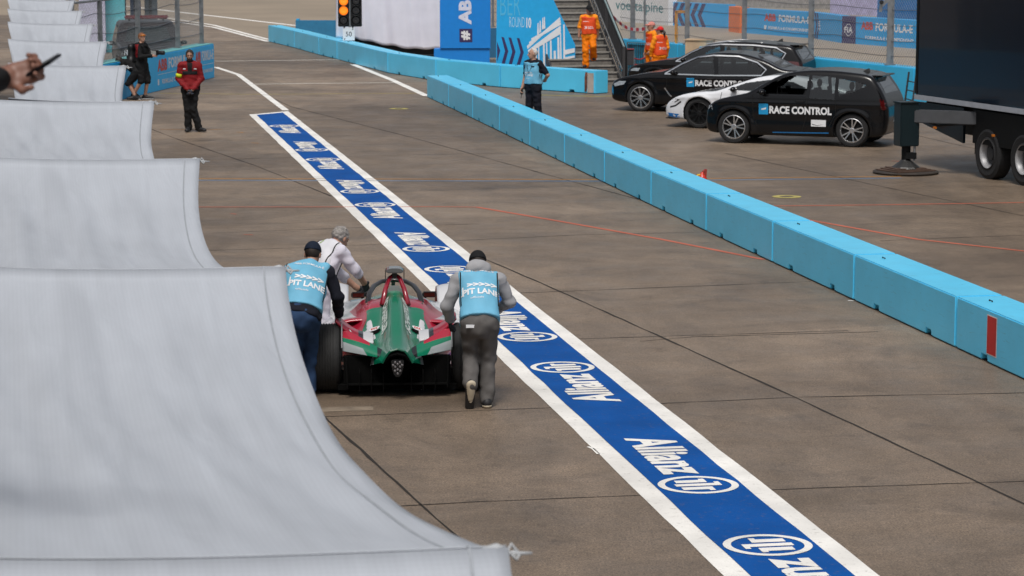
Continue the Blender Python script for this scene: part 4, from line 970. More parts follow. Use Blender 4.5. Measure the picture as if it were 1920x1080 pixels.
# ================================================================== ROAD CARS
def sd_poly(poly):
    A = np.asarray(poly, float); B = np.roll(A, -1, 0)
    def f(x, z):
        d = np.full(x.shape, 1e9); s = np.ones(x.shape)
        for (ax, az), (bx, bz) in zip(A, B):
            ex, ez = bx - ax, bz - az; wx, wz = x - ax, z - az
            t = np.clip((wx * ex + wz * ez) / (ex * ex + ez * ez), 0, 1)
            d = np.minimum(d, (wx - ex * t) ** 2 + (wz - ez * t) ** 2)
            c1 = z >= az; c2 = z < bz; c3 = ex * wz > ez * wx
            fl = (c1 & c2 & c3) | (~c1 & ~c2 & ~c3); s = np.where(fl, -s, s)
        return s * np.sqrt(d)
    return f
def smooth_poly(p, closed_bottom=True):
    """Catmull-Rom through the upper outline"""
    p = np.asarray(p, float); out = []
    n = len(p)
    for i in range(n):
        p0, p1, p2, p3 = p[(i - 1) % n], p[i], p[(i + 1) % n], p[(i + 2) % n]
        for t in np.linspace(0, 1, 5)[:-1]:
            out.append(.5 * ((2 * p1) + (-p0 + p2) * t + (2 * p0 - 5 * p1 + 4 * p2 - p3) * t * t + (-p0 + 3 * p1 - 3 * p2 + p3) * t ** 3))
    return np.array(out)
GLASS = mat('dark_car_glass', (.006, .008, .009, 1), .03, var=0, spec=.5, coat=.6)
GLASS.node_tree.nodes['Principled BSDF'].inputs['IOR'].default_value = 2.0
def see_through_glass():
    m = bpy.data.materials.new('tinted_glass'); m.use_nodes = True; t = m.node_tree; N = t.nodes.new; L = t.links.new
    t.nodes.remove(t.nodes['Principled BSDF']); tr = N('ShaderNodeBsdfTransparent'); tr.inputs[0].default_value = (.42, .46, .46, 1); gl = N('ShaderNodeBsdfGlossy'); gl.inputs['Roughness'].default_value = .03
    fr = N('ShaderNodeFresnel'); fr.inputs[0].default_value = 1.75; mx = N('ShaderNodeMixShader'); L(fr.outputs[0], mx.inputs[0]); L(tr.outputs[0], mx.inputs[1]); L(gl.outputs[0], mx.inputs[2]); L(mx.outputs[0], t.nodes['Material Output'].inputs[0]); return m
CLEARG = see_through_glass()
SEATM = mat('seat_cloth', (.020, .020, .022, 1), .8); OPENW = mat('open_window_interior', (.006, .006, .007, 1), .6, var=.5, scale=12)
CHROME = mat('bright_trim', (.70, .71, .72, 1), .15, 1., var=0)
RUB = mat('car_tyre', (.012, .012, .013, 1), .75, var=.2, scale=30)
SPK = mat('polished_spoke', (.62, .62, .63, 1), .25, .9, var=.05)
SPKB = mat('black_spoke', (.012, .012, .013, 1), .3, .3)
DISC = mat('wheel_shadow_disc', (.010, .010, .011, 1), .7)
SEAMM = mat('panel_gap', (.001, .001, .001, 1), .9)
LENS = mat('headlamp_glass', (.42, .46, .50, 1), .08, var=.3, scale=25, coat=1)
TAIL = mat('tail_lamp', (.07, .004, .004, 1), .08, coat=1)
def build_car(label, loc, rz, wb, prof, W, zb, paint, wheels, rad, windows, seams=(), taper=(.13, .10), tumble=.24, group=None, kind='parked_car', arch=.40, extra=None, h=.026, lower=.10, trim=None, kind_open=False):
    """front is +x; origin on the ground midway between the axles"""
    root = thing(kind, label, 'car', loc, rz, group)
    pr = smooth_poly(prof); side = sd_poly(pr); x0, x1 = pr[:, 0].min(), pr[:, 0].max(); z1 = pr[:, 1].max()
    xm, xl = (x0 + x1) / 2, (x1 - x0) / 2
    def hw(x, z):
        u = (x - xm) / xl; uf = np.clip((u - .35) / .65, 0, 1); ub = np.clip((-u - .45) / .55, 0, 1)
        w_ = W / 2 * (1 - taper[0] * uf ** 2.4 - .9 * taper[0] * uf ** 9 - taper[1] * ub ** 2.4 - .6 * taper[1] * ub ** 9)
        up = np.clip(z - zb, 0, None); w_ = w_ - tumble * up ** 1.15 - tumble * 1.2 * np.clip(up - .28, 0, None) ** 2
        lo = np.clip(.50 - z, 0, None); w_ = w_ - lower * lo ** 1.3 * 1.6
        w_ = w_ + .014 * np.exp(-((z - zb + .10) / .05) ** 2) - .012 * np.exp(-((z - .52) / .10) ** 2)
        for xa in (wb / 2, -wb / 2):
            r = np.sqrt((x - xa) ** 2 + (z - rad) ** 2); w_ = w_ + .022 * np.exp(-((r - arch - .02) / .06) ** 2)
        return w_
    def f(p):
        x, y, z = p[:, 0], np.abs(p[:, 1]), p[:, 2]
        d = smax(side(x, z), (y - hw(x, z)) * .93, .085)
        for xa in (wb / 2, -wb / 2):
            cyl = np.maximum(np.sqrt((x - xa) ** 2 + (z - rad) ** 2) - arch, .48 - y); d = smax(d, -cyl, .012)
        return d
    me = sdf_mesh('body', f, (x0 - .08, -W / 2 - .06, .10), (x1 + .08, W / 2 + .06, z1 + .08), h)
    body = ob('body', me, paint, root); B = bvh_of(me)
    # wheel wells stay black
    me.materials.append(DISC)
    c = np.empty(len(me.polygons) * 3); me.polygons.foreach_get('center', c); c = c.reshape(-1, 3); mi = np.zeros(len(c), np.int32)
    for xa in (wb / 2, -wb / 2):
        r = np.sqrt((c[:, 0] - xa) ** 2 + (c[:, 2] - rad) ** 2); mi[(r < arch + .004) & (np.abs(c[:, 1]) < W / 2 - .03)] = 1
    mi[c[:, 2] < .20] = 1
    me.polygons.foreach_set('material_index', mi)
    def sidedecal(name, poly, m, s, off=.003, L=.10, parent=root):
        # s=+1: left side (y>0) seen from +y ; outline in (x, z)
        v = np.array(poly, float); fc = [tuple(range(len(v)))]
        if s > 0: return decal(name, v * [-1, 1], fc, (0, 2, 0), (-1, 0, 0), (0, 0, 1), B, m, parent, off, L)
        return decal(name, v, fc, (0, -2, 0), (1, 0, 0), (0, 0, 1), B, m, parent, off, L)
    def stroke(pts, wd):
        P_ = np.array(pts, float); L_ = []; R_ = []
        for i, p in enumerate(P_):
            d = unit(P_[min(i + 1, len(P_) - 1)] - P_[max(i - 1, 0)]); n = np.array([-d[1], d[0]]); L_.append(p + n * wd / 2); R_.append(p - n * wd / 2)
        return L_, R_
    def line_decal(name, pts, wd, m, s, off=.004):
        L_, R_ = stroke(pts, wd); v = np.array(L_ + R_); n = len(pts); fc = [(i, i + 1, n + i + 1, n + i) for i in range(n - 1)]
        if s > 0: return decal(name, v * [-1, 1], fc, (0, 2, 0), (-1, 0, 0), (0, 0, 1), B, m, root, off, .08)
        return decal(name, v, fc, (0, -2, 0), (1, 0, 0), (0, 0, 1), B, m, root, off, .08)
    opened = 1
    wsd = [sd_poly(q) for q in windows]; cut = np.zeros(len(c), bool)
    for q in wsd: cut |= (q(c[:, 0], c[:, 2]) < -.004) & (np.abs(c[:, 1]) > .40)
    bm = bmesh.new(); bm.from_mesh(me); bm.faces.ensure_lookup_table(); bmesh.ops.delete(bm, geom=[bm.faces[i] for i in np.nonzero(cut)[0]], context='FACES'); bm.to_mesh(me); bm.free()
    for sx, sy in ((.15, .36), (.15, -.36), (-.75, .36), (-.75, -.36)):      # seats and wheel seen through the panes
        f_ = union([cone((sx - .28, sy - .13, zb - .15), (sx - .36, sy - .13, zb + .12), .075, .06), cone((sx - .28, sy + .13, zb - .15), (sx - .36, sy + .13, zb + .12), .075, .06), ell((sx - .40, sy, zb + .27), (.05, .12, .09))], .06)
        ob('seat', sdf_mesh('seat', f_, (sx - .6, sy - .3, zb - .3), (sx - .1, sy + .3, zb + .42), .02), SEATM, root)
    mb = MB(); mb.box((.75, 0, zb - .02), (.5, 1.2, .10)); mb.box((-.3, 0, zb - .42), (2.4, 1.3, .06)); mb.build('dashboard', SEATM, root, bevel=.02)
    mb = MB(); mb.tube([(.42 + .03 * math.sin(t), .36 + .17 * math.cos(t), zb + .06 + .16 * math.sin(t)) for t in np.linspace(0, 2 * math.pi, 21)], .014, 6, False); mb.build('steering_wheel', SEATM, root)
    for s in (1, -1):
        for iw, wpoly in enumerate(windows):
            if not (iw == 0 and kind_open and s == opened): sidedecal('side_window', wpoly, CLEARG, s, .003, .12)
        if trim: line_decal('window_trim', trim, .030, CHROME, s, .008)
        for sm in seams: line_decal('door_gap', sm, .012, SEAMM, s, .003)
    def wheel(x, s):
        c = (x, s * (W / 2 - .035), rad); tw = .215
        mb = MB(); rr = wheels['rim']
        mb.lathe([(-tw, rr - .01), (-tw, rad - .03), (-tw + .03, rad), (-.03, rad), (-.004, rad - .025), (0, rr + .015), (-.012, rr)], 40, (0, 0, 0), 'y', False)
        T_ = lambda q: (c[0] + q[0], c[1] + q[1] * s, c[2] + q[2])
        mb.v = [T_(q) for q in mb.v]; t = mb.build('wheel', RUB, root, auto=.7)
        mb = MB(); mb.lathe([(-.012, rr), (-.006, rr - .012), (-.02, rr - .022), (-.05, rr - .03)], 40, (0, 0, 0), 'y', False)
        n, dbl, wd = wheels['n'], wheels['dbl'], wheels['wd']
        for k in range(n):
            a = 2 * math.pi * k / n + wheels.get('ph', .3)
            for e in ((-1, 1) if dbl else (0,)):
                a0 = a + e * .10; a1 = a + e * wheels.get('sp', .17)
                p0 = np.array([math.cos(a0) * .045, -.035, math.sin(a0) * .045]); p1 = np.array([math.cos(a1) * (rr - .012), -.022, math.sin(a1) * (rr - .012)])
                mb.bar(p0, p1, wd, .02, up=(0, 1, 0))
        mb.lathe([(-.05, .065), (-.028, .06), (-.022, .045), (-.022, .0005)], 20, (0, 0, 0), 'y')
        mb.v = [T_(q) for q in mb.v]; mb.build('rim', wheels['m'], t)
        mb = MB(); mb.lathe([(-.07, rr), (-.07, .0005)], 32, (0, 0, 0), 'y'); mb.lathe([(-.062, .15), (-.062, .06)], 24, (0, 0, 0), 'y'); mb.v = [T_(q) for q in mb.v]; mb.build('brake_disc', DISC, t)
    for x in (wb / 2, -wb / 2):
        for s in (1, -1): wheel(x, s)
    mb = MB(); mb.box((0, 0, .24), (wb + .6, W - .5, .10)); mb.build('underbody', DISC, root)
    if extra: extra(dict(root=root, B=B, side=sidedecal, line=line_decal, f=f, W=W, body=body, hw=hw))
    return root
def mirror(X, x, z, m, wd=.19):
    for s in (1, -1):
        y = float(X['hw'](np.array([x]), np.array([z]))[0]) * s
        f_ = union([ell((x, y + s * .11, z + .01), (.075, .105, .065)), cone((x + .02, y - s * .01, z - .05), (x, y + s * .06, z - .02), .022, .03)], .02)
        me = sdf_mesh('mirror', f_, (x - .15, y + s * .1 - .2, z - .13), (x + .15, y + s * .1 + .2, z + .12), .014); ob('mirror', me, m, X['root'])
def fin(X, x, z, m):
    mb = MB(); mb.add([(x + .09, 0, z), (x - .09, .03, z), (x - .09, -.03, z), (x - .075, 0, z + .085), (x - .03, 0, z + .07)], [(0, 1, 4), (1, 3, 4), (1, 2, 3), (2, 0, 4), (2, 4, 3), (0, 2, 1)]); mb.build('roof_aerial', m, X['root'])
def handle(X, x, z, m, s):
    y = float(X['hw'](np.array([x]), np.array([z]))[0]) * s
    mb = MB(); mb.tube([(x + .1, y, z), (x + .08, y + s * .025, z + .004), (x - .08, y + s * .025, z + .006), (x - .1, y, z)], .014, 6); mb.build('door_handle', m, X['root'])
def top_decal(X, name, poly, m, off=.004, L=.12):
    """outline given in (x, y), dropped from above"""
    v = np.array(poly, float); return decal(name, v, [tuple(range(len(v)))], (0, 0, 3), (1, 0, 0), (0, 1, 0), X['B'], m, X['root'], off, L)
def end_decal(X, name, poly, m, front, off=.004, L=.1):
    """outline in (y, z) pressed on the front or the rear"""
    v = np.array(poly, float)
    if front: return decal(name, v, [tuple(range(len(v)))], (5, 0, 0), (0, 1, 0), (0, 0, 1), X['B'], m, X['root'], off, L, 8)
    return decal(name, v * [-1, 1], [tuple(range(len(v)))], (-5, 0, 0), (0, -1, 0), (0, 0, 1), X['B'], m, X['root'], off, L, 8)
BLK = mat('black_car_paint', (.004, .004, .005, 1), .20, var=.1, coat=.15, spec=.3)
BLK2 = mat('anthracite_car_paint', (.006, .0055, .006, 1), .20, var=.1, coat=.15, spec=.3)
WHTP = mat('white_car_paint', (.72, .73, .76, 1), .3, var=.04, coat=.8)
TXW = mat('vinyl_white', (.74, .75, .77, 1), .5, var=.03)
DECB = mat('decal_blue', (.01, .30, .62, 1), .5, var=.1)
def race_control(X, x0, x1, z, hgt, s=1):
    """RACE CONTROL lettering on the side, preceded by a small light blue square"""
    o = (x0, 2 * s, z) if s > 0 else (x1, -2, z)
    xd = (-1, 0, 0) if s > 0 else (1, 0, 0)
    sq = hgt * 1.25; L_ = abs(x0 - x1) - sq * 1.1
    v = np.array([(0, -.02), (sq, -.02), (sq, sq), (0, sq)], float); decal('square_emblem', v, [(0, 1, 2, 3)], o, xd, (0, 0, 1), X['B'], DECB, X['root'], .004, .1)
    v = np.array([(sq * .25, sq * .35), (sq * .75, sq * .42), (sq * .8, sq * .62), (sq * .3, sq * .5)], float); decal('emblem_mark', v, [(0, 1, 2, 3)], o, xd, (0, 0, 1), X['B'], TXW, X['root'], .007, .1)
    o2 = Vector(o) + Vector(xd) * (sq * 1.12); text_decal('RACE CONTROL', o2, xd, (0, 0, 1), L_, hgt, X['B'], TXW, X['root'], .045, .005)
# ---- small black hatchback (nearest)
def x_i3(X):
    race_control(X, .72, -.86, .66, .165); race_control(X, .72, -.86, .66, .165, -1)
    mirror(X, .62, 1.10, BLK); fin(X, -1.35, 1.525, BLACK)
    for s in (1, -1):
        X['side']('white_sticker', [(-.42, .415), (-.74, .415), (-.74, .555), (-.42, .555)], TXW, s, .005); X['side']('sticker_mark', [(-.44, .47), (-.55, .44), (-.70, .465), (-.55, .43), (-.45, .45)], BLACK, s, .007)
        X['line']('blue_sill_line', [(.42, .265), (-.3, .275), (-.80, .285)], .022, mat('blue_sill', (.01, .16, .42, 1), .4), s); handle(X, -.18, .93, BLK, s)
        end_decal(X, 'headlight', [(s * .50, .74), (s * .78, .70), (s * .76, .86), (s * .55, .84)], LENS, True)
        X['side']('tail_lamp', [(-1.86, 1.02), (-2.02, .98), (-2.04, .78), (-1.90, .80)], TAIL, s, .006)
        X['line']('belt_highlight', [(.78, 1.055), (.2, 1.045), (-.30, 1.05), (-.38, .975), (-.93, .965), (-1.02, 1.04), (-1.35, 1.13), (-1.62, 1.29)], .016, mat('belt_trim', (.02, .02, .022, 1), .15, .5), s)
    end_decal(X, 'rear_window', [(-.55, 1.12), (.55, 1.12), (.46, 1.42), (-.46, 1.42)], GLASS, False, .004); end_decal(X, 'grille', [(-.30, .66), (.30, .66), (.26, .80), (-.26, .80)], BLACK, True)
    end_decal(X, 'number_plate', [(-.26, .52), (.26, .52), (.26, .63), (-.26, .63)], TXW, False)
    end_decal(X, 'windscreen', [(-.62, 1.12), (.62, 1.12), (.50, 1.45), (-.50, 1.45)], GLASS, True)
    mb = MB(); mb.box((-1.72, 0, 1.475), (.26, 1.06, .03)); mb.build('roof_spoiler', BLK, X['root'], bevel=.012)
f3, r3 = V2(P(1376, 268)), V2(P(1597, 275.5)); hd = unit(f3 - r3); sideN = np.array([-hd[1], hd[0], 0])   # left-hand side of a car heading hd
def place(front_px, rear_px=None, wb=2.57, W=1.78, hd=hd):
    f_ = V2(P(*front_px)); left = np.array([-hd[1], hd[0], 0]); left = left if left @ [0, -1, 0] > 0 else -left
    c = f_ - hd * wb / 2 - left * (W / 2 - .08)
    return c, math.atan2(hd[1], hd[0])
five_dbl = dict(n=5, dbl=True, wd=.026, rim=.255, m=SPK, sp=.21, ph=.55)
c, rz = place((1376, 268.5), wb=2.57)
build_car('black compact hatchback with RACE CONTROL lettering, nearest of the parked cars', c, rz, 2.57,
  [(1.90, .24), (1.97, .40), (1.95, .62), (1.86, .80), (1.62, .93), (1.25, 1.02), (.98, 1.09), (.60, 1.31), (.22, 1.49), (-.2, 1.565), (-.7, 1.58), (-1.2, 1.55), (-1.62, 1.485), (-1.80, 1.30), (-1.95, 1.05), (-2.03, .80), (-2.02, .48), (-1.92, .26), (-1.5, .20), (0, .19), (1.5, .20)],
  1.78, .98, BLK, five_dbl, .350,
  [[(.80, 1.08), (.46, 1.325), (.15, 1.45), (-.34, 1.475), (-.29, 1.07)], [(-.40, 1.475), (-.90, 1.45), (-.92, .985), (-.38, 1.0)], [(-.98, 1.43), (-1.35, 1.37), (-1.58, 1.30), (-1.35, 1.16), (-1.0, 1.06)]],
  [[(.86, 1.05), (.84, .60), (.70, .27), (-.2, .25), (-.31, .6), (-.33, 1.0)], [(-.94, .97), (-.95, .70), (-.80, .40), (-.72, .28), (-.2, .25)]], taper=(.14, .10), tumble=.25, extra=x_i3, kind_open=True, group='black race control cars', arch=.385)
# ---- black saloon
def x_5(X):
    race_control(X, .30, -1.20, .66, .155); race_control(X, .30, -1.20, .66, .155, -1); mirror(X, .62, .98, BLK); fin(X, -1.35, 1.42, BLACK)
    for s in (1, -1):
        X['side']('headlight', [(2.22, .66), (2.05, .74), (1.86, .745), (1.92, .66), (2.18, .60)], LENS, s, .005); handle(X, -.30, .84, BLK, s); handle(X, -1.2, .85, BLK, s)
        X['line']('side_vent', [(.86, .60), (.74, .44), (.68, .39)], .03, SPK, s); X['line']('sill_trim', [(.2, .255), (-.9, .265)], .02, SPK, s); X['line']('crease', [(1.5, .80), (.5, .82), (-1.0, .86), (-2.2, .87)], .008, SEAMM, s)
        X['side']('blue_bumper_mark', [(2.30, .60), (2.24, .62), (2.22, .40), (2.29, .38)], DECB, s); X['side']('tail_lamp', [(-2.3, .95), (-2.58, .93), (-2.58, .80), (-2.35, .84)], TAIL, s)
    top_decal(X, 'windscreen', [(.92, -.58), (.92, .58), (.10, .48), (.10, -.48)], GLASS); top_decal(X, 'rear_window', [(-1.45, -.46), (-1.45, .46), (-2.0, .52), (-2.0, -.52)], GLASS); end_decal(X, 'grille', [(-.32, .48), (.32, .48), (.36, .68), (-.36, .68)], BLACK, True)
c, rz = place((1201, 209), wb=2.975, W=1.87, hd=unit(hd + np.array([-.10, -.03, 0])))
TEN = dict(n=10, dbl=True, wd=.012, rim=.265, m=SPK, sp=.06, ph=.2)
build_car('black saloon with RACE CONTROL lettering and silver window trim, behind the white sports car', c, rz, 2.975,
  [(2.20, .25), (2.30, .42), (2.29, .62), (2.15, .77), (1.75, .88), (1.2, .97), (.85, 1.02), (.35, 1.27), (-.10, 1.42), (-.6, 1.475), (-1.1, 1.445), (-1.6, 1.31), (-2.05, 1.11), (-2.45, 1.07), (-2.60, .98), (-2.63, .70), (-2.58, .42), (-2.48, .27), (-1.5, .20), (0, .18), (1.5, .20)],
  1.87, .93, BLK, TEN, .345,
  [[(.70, .975), (.40, 1.165), (.05, 1.315), (-.34, 1.365), (-.40, .955)], [(-.46, 1.365), (-.95, 1.355), (-1.38, 1.24), (-1.60, 1.10), (-1.52, .975), (-.50, .955)]],
  [[(.78, .94), (.82, .60), (.66, .28), (-.3, .25), (-.43, .6), (-.43, .94)], [(-.43, .94), (-1.45, .95), (-1.38, .60), (-1.12, .30), (-.3, .25)]], taper=(.15, .12), tumble=.28, extra=x_5, group='black race control cars', arch=.375,
  trim=[(.86, .945), (-.46, .93), (-1.56, .95), (-1.68, 1.09), (-1.45, 1.26), (-.98, 1.395), (-.34, 1.41), (.06, 1.36), (.44, 1.19), (.84, .955)])
# ---- black estate behind
def x_w(X):
    mirror(X, .62, .98, BLK); fin(X, -1.75, 1.465, BLACK)
    for s in (1, -1):
        X['side']('tail_lamp', [(-2.2, 1.0), (-2.52, .98), (-2.54, .84), (-2.3, .86)], TAIL, s); handle(X, -.30, .84, BLK, s)
        mb = MB(); mb.tube([(.1, s * .56, 1.40), (-.5, s * .575, 1.475), (-1.4, s * .565, 1.45), (-1.95, s * .54, 1.37)], .016, 6); mb.build('roof_rail', CHROME, X['root'])
        X['side']('headlight', [(2.22, .66), (2.05, .74), (1.86, .745), (1.92, .66)], LENS, s)
    top_decal(X, 'windscreen', [(.92, -.58), (.92, .58), (.08, .50), (.08, -.50)], GLASS); top_decal(X, 'red_bonnet_panel', [(2.0, -.5), (2.0, .55), (1.15, .62), (1.15, -.5)], mat('red_panel', (.30, .02, .02, 1), .3), .004)
    end_decal(X, 'rear_window', [(-.56, 1.02), (.56, 1.02), (.48, 1.34), (-.48, 1.34)], GLASS, False)
    mb = MB(); mb.box((-2.28, 0, 1.395), (.28, 1.06, .03)); mb.build('roof_spoiler', BLK, X['root'], bevel=.012)
c, rz = place((1228, 180), wb=2.9, W=1.85, hd=unit(hd + np.array([-.06, -.02, 0])))
build_car('black estate car with silver roof rail and red bonnet panel, rearmost by the fence', c, rz, 2.9,
  [(2.20, .25), (2.30, .42), (2.29, .62), (2.15, .77), (1.75, .88), (1.2, .97), (.85, 1.02), (.35, 1.27), (-.10, 1.42), (-.6, 1.475), (-1.2, 1.47), (-1.8, 1.43), (-2.25, 1.37), (-2.42, 1.16), (-2.54, .98), (-2.58, .70), (-2.54, .42), (-2.45, .27), (-1.5, .20), (0, .18), (1.5, .20)],
  1.85, .93, BLK2, TEN, .34,
  [[(.70, .975), (.40, 1.165), (.05, 1.315), (-.34, 1.365), (-.40, .955)], [(-.46, 1.365), (-1.25, 1.355), (-1.28, .97), (-.50, .955)], [(-1.34, 1.35), (-1.85, 1.30), (-2.05, 1.20), (-1.95, 1.02), (-1.34, .98)]],
  [[(.78, .94), (.82, .60), (.66, .28), (-.3, .25), (-.43, .6), (-.43, .94)]], taper=(.15, .10), tumble=.26, extra=x_w, arch=.37,
  trim=[(.86, .945), (-.46, .93), (-1.3, .945), (-2.0, .99), (-2.12, 1.2), (-1.86, 1.345), (-1.25, 1.40), (-.34, 1.41), (.06, 1.36), (.44, 1.19), (.84, .955)])
# ---- white sports coupe
def x_8(X):
    mirror(X, .55, .90, BLK)
    for s in (1, -1):
        X['side']('headlight', [(2.16, .60), (1.98, .66), (1.86, .64), (2.0, .57)], BLACK, s); X['line']('black_aero_slit', [(2.13, .46), (1.98, .50), (1.84, .60)], .035, BLACK, s); X['line']('sill_trim', [(.8, .26), (-.8, .28)], .05, BLACK, s)
        X['side']('blue_corner', [(2.22, .25), (2.0, .235), (1.86, .235), (1.9, .31), (2.2, .33)], mat('corner_blue', (.01, .16, .48, 1), .4), s)
        X['side']('tail_lamp', [(-2.0, .86), (-2.24, .82), (-2.24, .72), (-2.05, .74)], TAIL, s)
        mb = MB(); mb.add([(2.27, s * .3, .215), (2.25, s * .75, .215), (1.95, s * .90, .215), (1.9, s * .80, .215), (2.1, s * .3, .215)], [(0, 1, 2, 3, 4)]); o = mb.build('front_splitter', BLACK, X['root']); o.modifiers.new('t', 'SOLIDIFY').thickness = .02
    top_decal(X, 'dark_bonnet', [(1.75, -.42), (1.75, .42), (.95, .66), (.95, -.66)], mat('carbon_bonnet', (.012, .012, .014, 1), .2, coat=1), .004); top_decal(X, 'windscreen', [(.92, -.64), (.92, .64), (-.05, .46), (-.05, -.46)], GLASS, .005)
    top_decal(X, 'dark_roof', [(-.06, -.44), (-.06, .44), (-1.2, .42), (-1.2, -.42)], BLK, .005)
    for s in (-.3, .3): mb = MB(); mb.tube([(.98, s, .90), (.6, s + .25, 1.04)], .012, 5); mb.build('wiper', BLACK, X['root'])
    end_decal(X, 'grille', [(-.5, .42), (.5, .42), (.45, .52), (-.45, .52)], BLACK, True)
c, rz = place((1311, 240.5), wb=2.8, W=1.92)
build_car('white low sports coupe with dark bonnet and black wheels, between two black cars', c, rz, 2.8,
  [(2.20, .22), (2.29, .32), (2.26, .50), (2.05, .66), (1.75, .77), (1.35, .83), (1.0, .86), (.55, 1.02), (.05, 1.18), (-.45, 1.24), (-1.0, 1.20), (-1.6, 1.06), (-2.1, .93), (-2.28, .80), (-2.30, .5), (-2.22, .26), (-1.5, .19), (0, .17), (1.5, .18)],
  1.92, .80, WHTP, dict(n=10, dbl=False, wd=.02, rim=.255, m=SPKB), .345,
  [[(.72, .90), (.30, 1.06), (-.25, 1.14), (-.80, 1.10), (-1.1, .98), (-.9, .90), (0, .87)]],
  [[(.85, .84), (.9, .5), (.7, .26), (-.4, .25), (-.6, .6), (-.55, .86)]], taper=(.16, .12), tumble=.40, extra=x_8, arch=.375, lower=.06)
# ---- dark service car with roof light bar behind the left wall, facing the viewer
def x_s(X):
    mirror(X, .62, 1.06, BLK); mb = MB()
    mb.box((.05, 0, 1.80), (.24, 1.30, .11)); mb.build('roof_light_bar', mat('dark_red_bar', (.16, .008, .015, 1), .25, coat=1), X['root'], bevel=.03)
    mb = MB(); mb.box((.05, .5, 1.725), (.1, .06, .06)); mb.box((.05, -.5, 1.725), (.1, .06, .06)); mb.build('bar_mount', BLACK, X['root'])
    end_decal(X, 'windscreen', [(-.68, 1.12), (.68, 1.12), (.56, 1.54), (-.56, 1.54)], mat('windscreen_glass', (.012, .016, .017, 1), .05, spec=.4), True, .006)
    end_decal(X, 'grille', [(-.42, .58), (.42, .58), (.46, .84), (-.46, .84)], BLACK, True); end_decal(X, 'number_plate', [(-.26, .44), (.26, .44), (.26, .55), (-.26, .55)], TXW, True)
    for s in (1, -1):
        end_decal(X, 'headlight', [(s * .52, .80), (s * .84, .78), (s * .82, .93), (s * .56, .92)], LENS, True)
        mb = MB(); mb.tube([(.93, s * .1, 1.13), (.66, s * .48, 1.30)], .014, 5); mb.build('wiper', BLACK, X['root'])
sc = P(262, 152); dv = unit(np.array([.20, -1., 0]))
build_car('dark service car with a red roof light bar, parked behind the fenced blue sponsor wall', V2(sc) + np.array([.0, 1.6, 0]), math.atan2(dv[1], dv[0]), 2.75,
  [(2.05, .30), (2.14, .50), (2.13, .82), (2.02, .98), (1.5, 1.06), (1.0, 1.12), (.62, 1.36), (.28, 1.60), (-.2, 1.69), (-1.0, 1.69), (-1.9, 1.60), (-2.15, 1.25), (-2.22, .9), (-2.2, .5), (-2.1, .32), (-1.2, .24), (0, .22), (1.3, .24)],
  1.90, 1.04, mat('maroon_black_paint', (.010, .005, .006, 1), .3, coat=.1, spec=.3), TEN, .36,
  [[(.80, 1.10), (.44, 1.36), (.14, 1.54), (-.35, 1.56), (-.35, 1.08)], [(-.42, 1.56), (-1.2, 1.54), (-1.2, 1.08), (-.42, 1.08)], [(-1.28, 1.53), (-1.8, 1.46), (-1.95, 1.15), (-1.28, 1.09)]], [], taper=(.12, .08), tumble=.24, extra=x_s, arch=.41, kind='service_car')
# ================================================================== SINGLE SEATER
RC0 = V2(P(744, 731)); RCZ = R(3.4)
rc = thing('race_car', 'green, red and white single seater race car seen from behind, pushed by three people', 'race car', RC0, RCZ)
def loft(name, stations, colf, m, parent, nu=90, nv=70, closed=False):
    """stations: (y, [(x,z)...]) from the ridge to the side, mirrored; colf(x,y,z)->rgb vertex colour"""
    ys = np.array([s[0] for s in stations]); A = np.array([s[1] for s in stations], float)   # S,K,2
    def cr(T, vals, t):
        i = np.clip(np.searchsorted(T, t, side='right') - 1, 0, len(T) - 2); u = ((t - T[i]) / (T[i + 1] - T[i]))[:, None, None] if vals.ndim == 3 else ((t - T[i]) / (T[i + 1] - T[i]))[:, None]
        p1, p2 = vals[i], vals[i + 1]; p0 = vals[np.maximum(i - 1, 0)]; p3 = vals[np.minimum(i + 2, len(T) - 1)]
        return .5 * (2 * p1 + (p2 - p0) * u + (2 * p0 - 5 * p1 + 4 * p2 - p3) * u ** 2 + (3 * p1 - p0 - 3 * p2 + p3) * u ** 3)
    o = np.argsort(ys); ys, A = ys[o], A[o]
    ty = np.linspace(ys[0], ys[-1], nu); B = cr(ys, A, ty); K = B.shape[1]
    tv = np.linspace(0, K - 1, nv); C = np.stack([cr(np.arange(K).astype(float), B[i], tv) for i in range(nu)])
    for _ in range(max(2, nv // 9)):
        C[:, 1:-1] = (C[:, :-2] + 2 * C[:, 1:-1] + C[:, 2:]) / 4; C[:, 0, 1] = (C[:, 0, 1] + C[:, 1, 1]) / 2; C[:, 0, 0] = 0
    full = np.concatenate([C[:, ::-1] * [1, 1], (C * [-1, 1])[:, 1:]], 1); nw = full.shape[1]
    V = np.zeros((nu, nw, 3)); V[:, :, 0] = full[:, :, 0]; V[:, :, 1] = ty[:, None]; V[:, :, 2] = full[:, :, 1]
    V = V.reshape(-1, 3); F = np.array([(i * nw + j, i * nw + j + 1, (i + 1) * nw + j + 1, (i + 1) * nw + j) for i in range(nu - 1) for j in range(nw - 1)])
    me = np_mesh(name, V, F); at = me.color_attributes.new('livery', 'FLOAT_COLOR', 'POINT')
    c = np.ones((len(V), 4)); c[:, :3] = [colf(*v) for v in V]; at.data.foreach_set('color', c.ravel().astype(np.float32))
    o = ob(name, me, m, parent); return o, me
LIV = mat('livery_paint', None, .28, attr='livery', var=.05, coat=.7)
GREEN, RED_, WHI, GREY, DRK = (.0, .165, .085), (.38, .012, .035), (.62, .62, .64), (.30, .33, .34), (.012, .012, .014)
CARB = mat('carbon_black', (.008, .008, .009, 1), .4, var=.2, scale=30); DEEP = mat('underfloor_black', (.003, .003, .003, 1), .9, spec=.1)
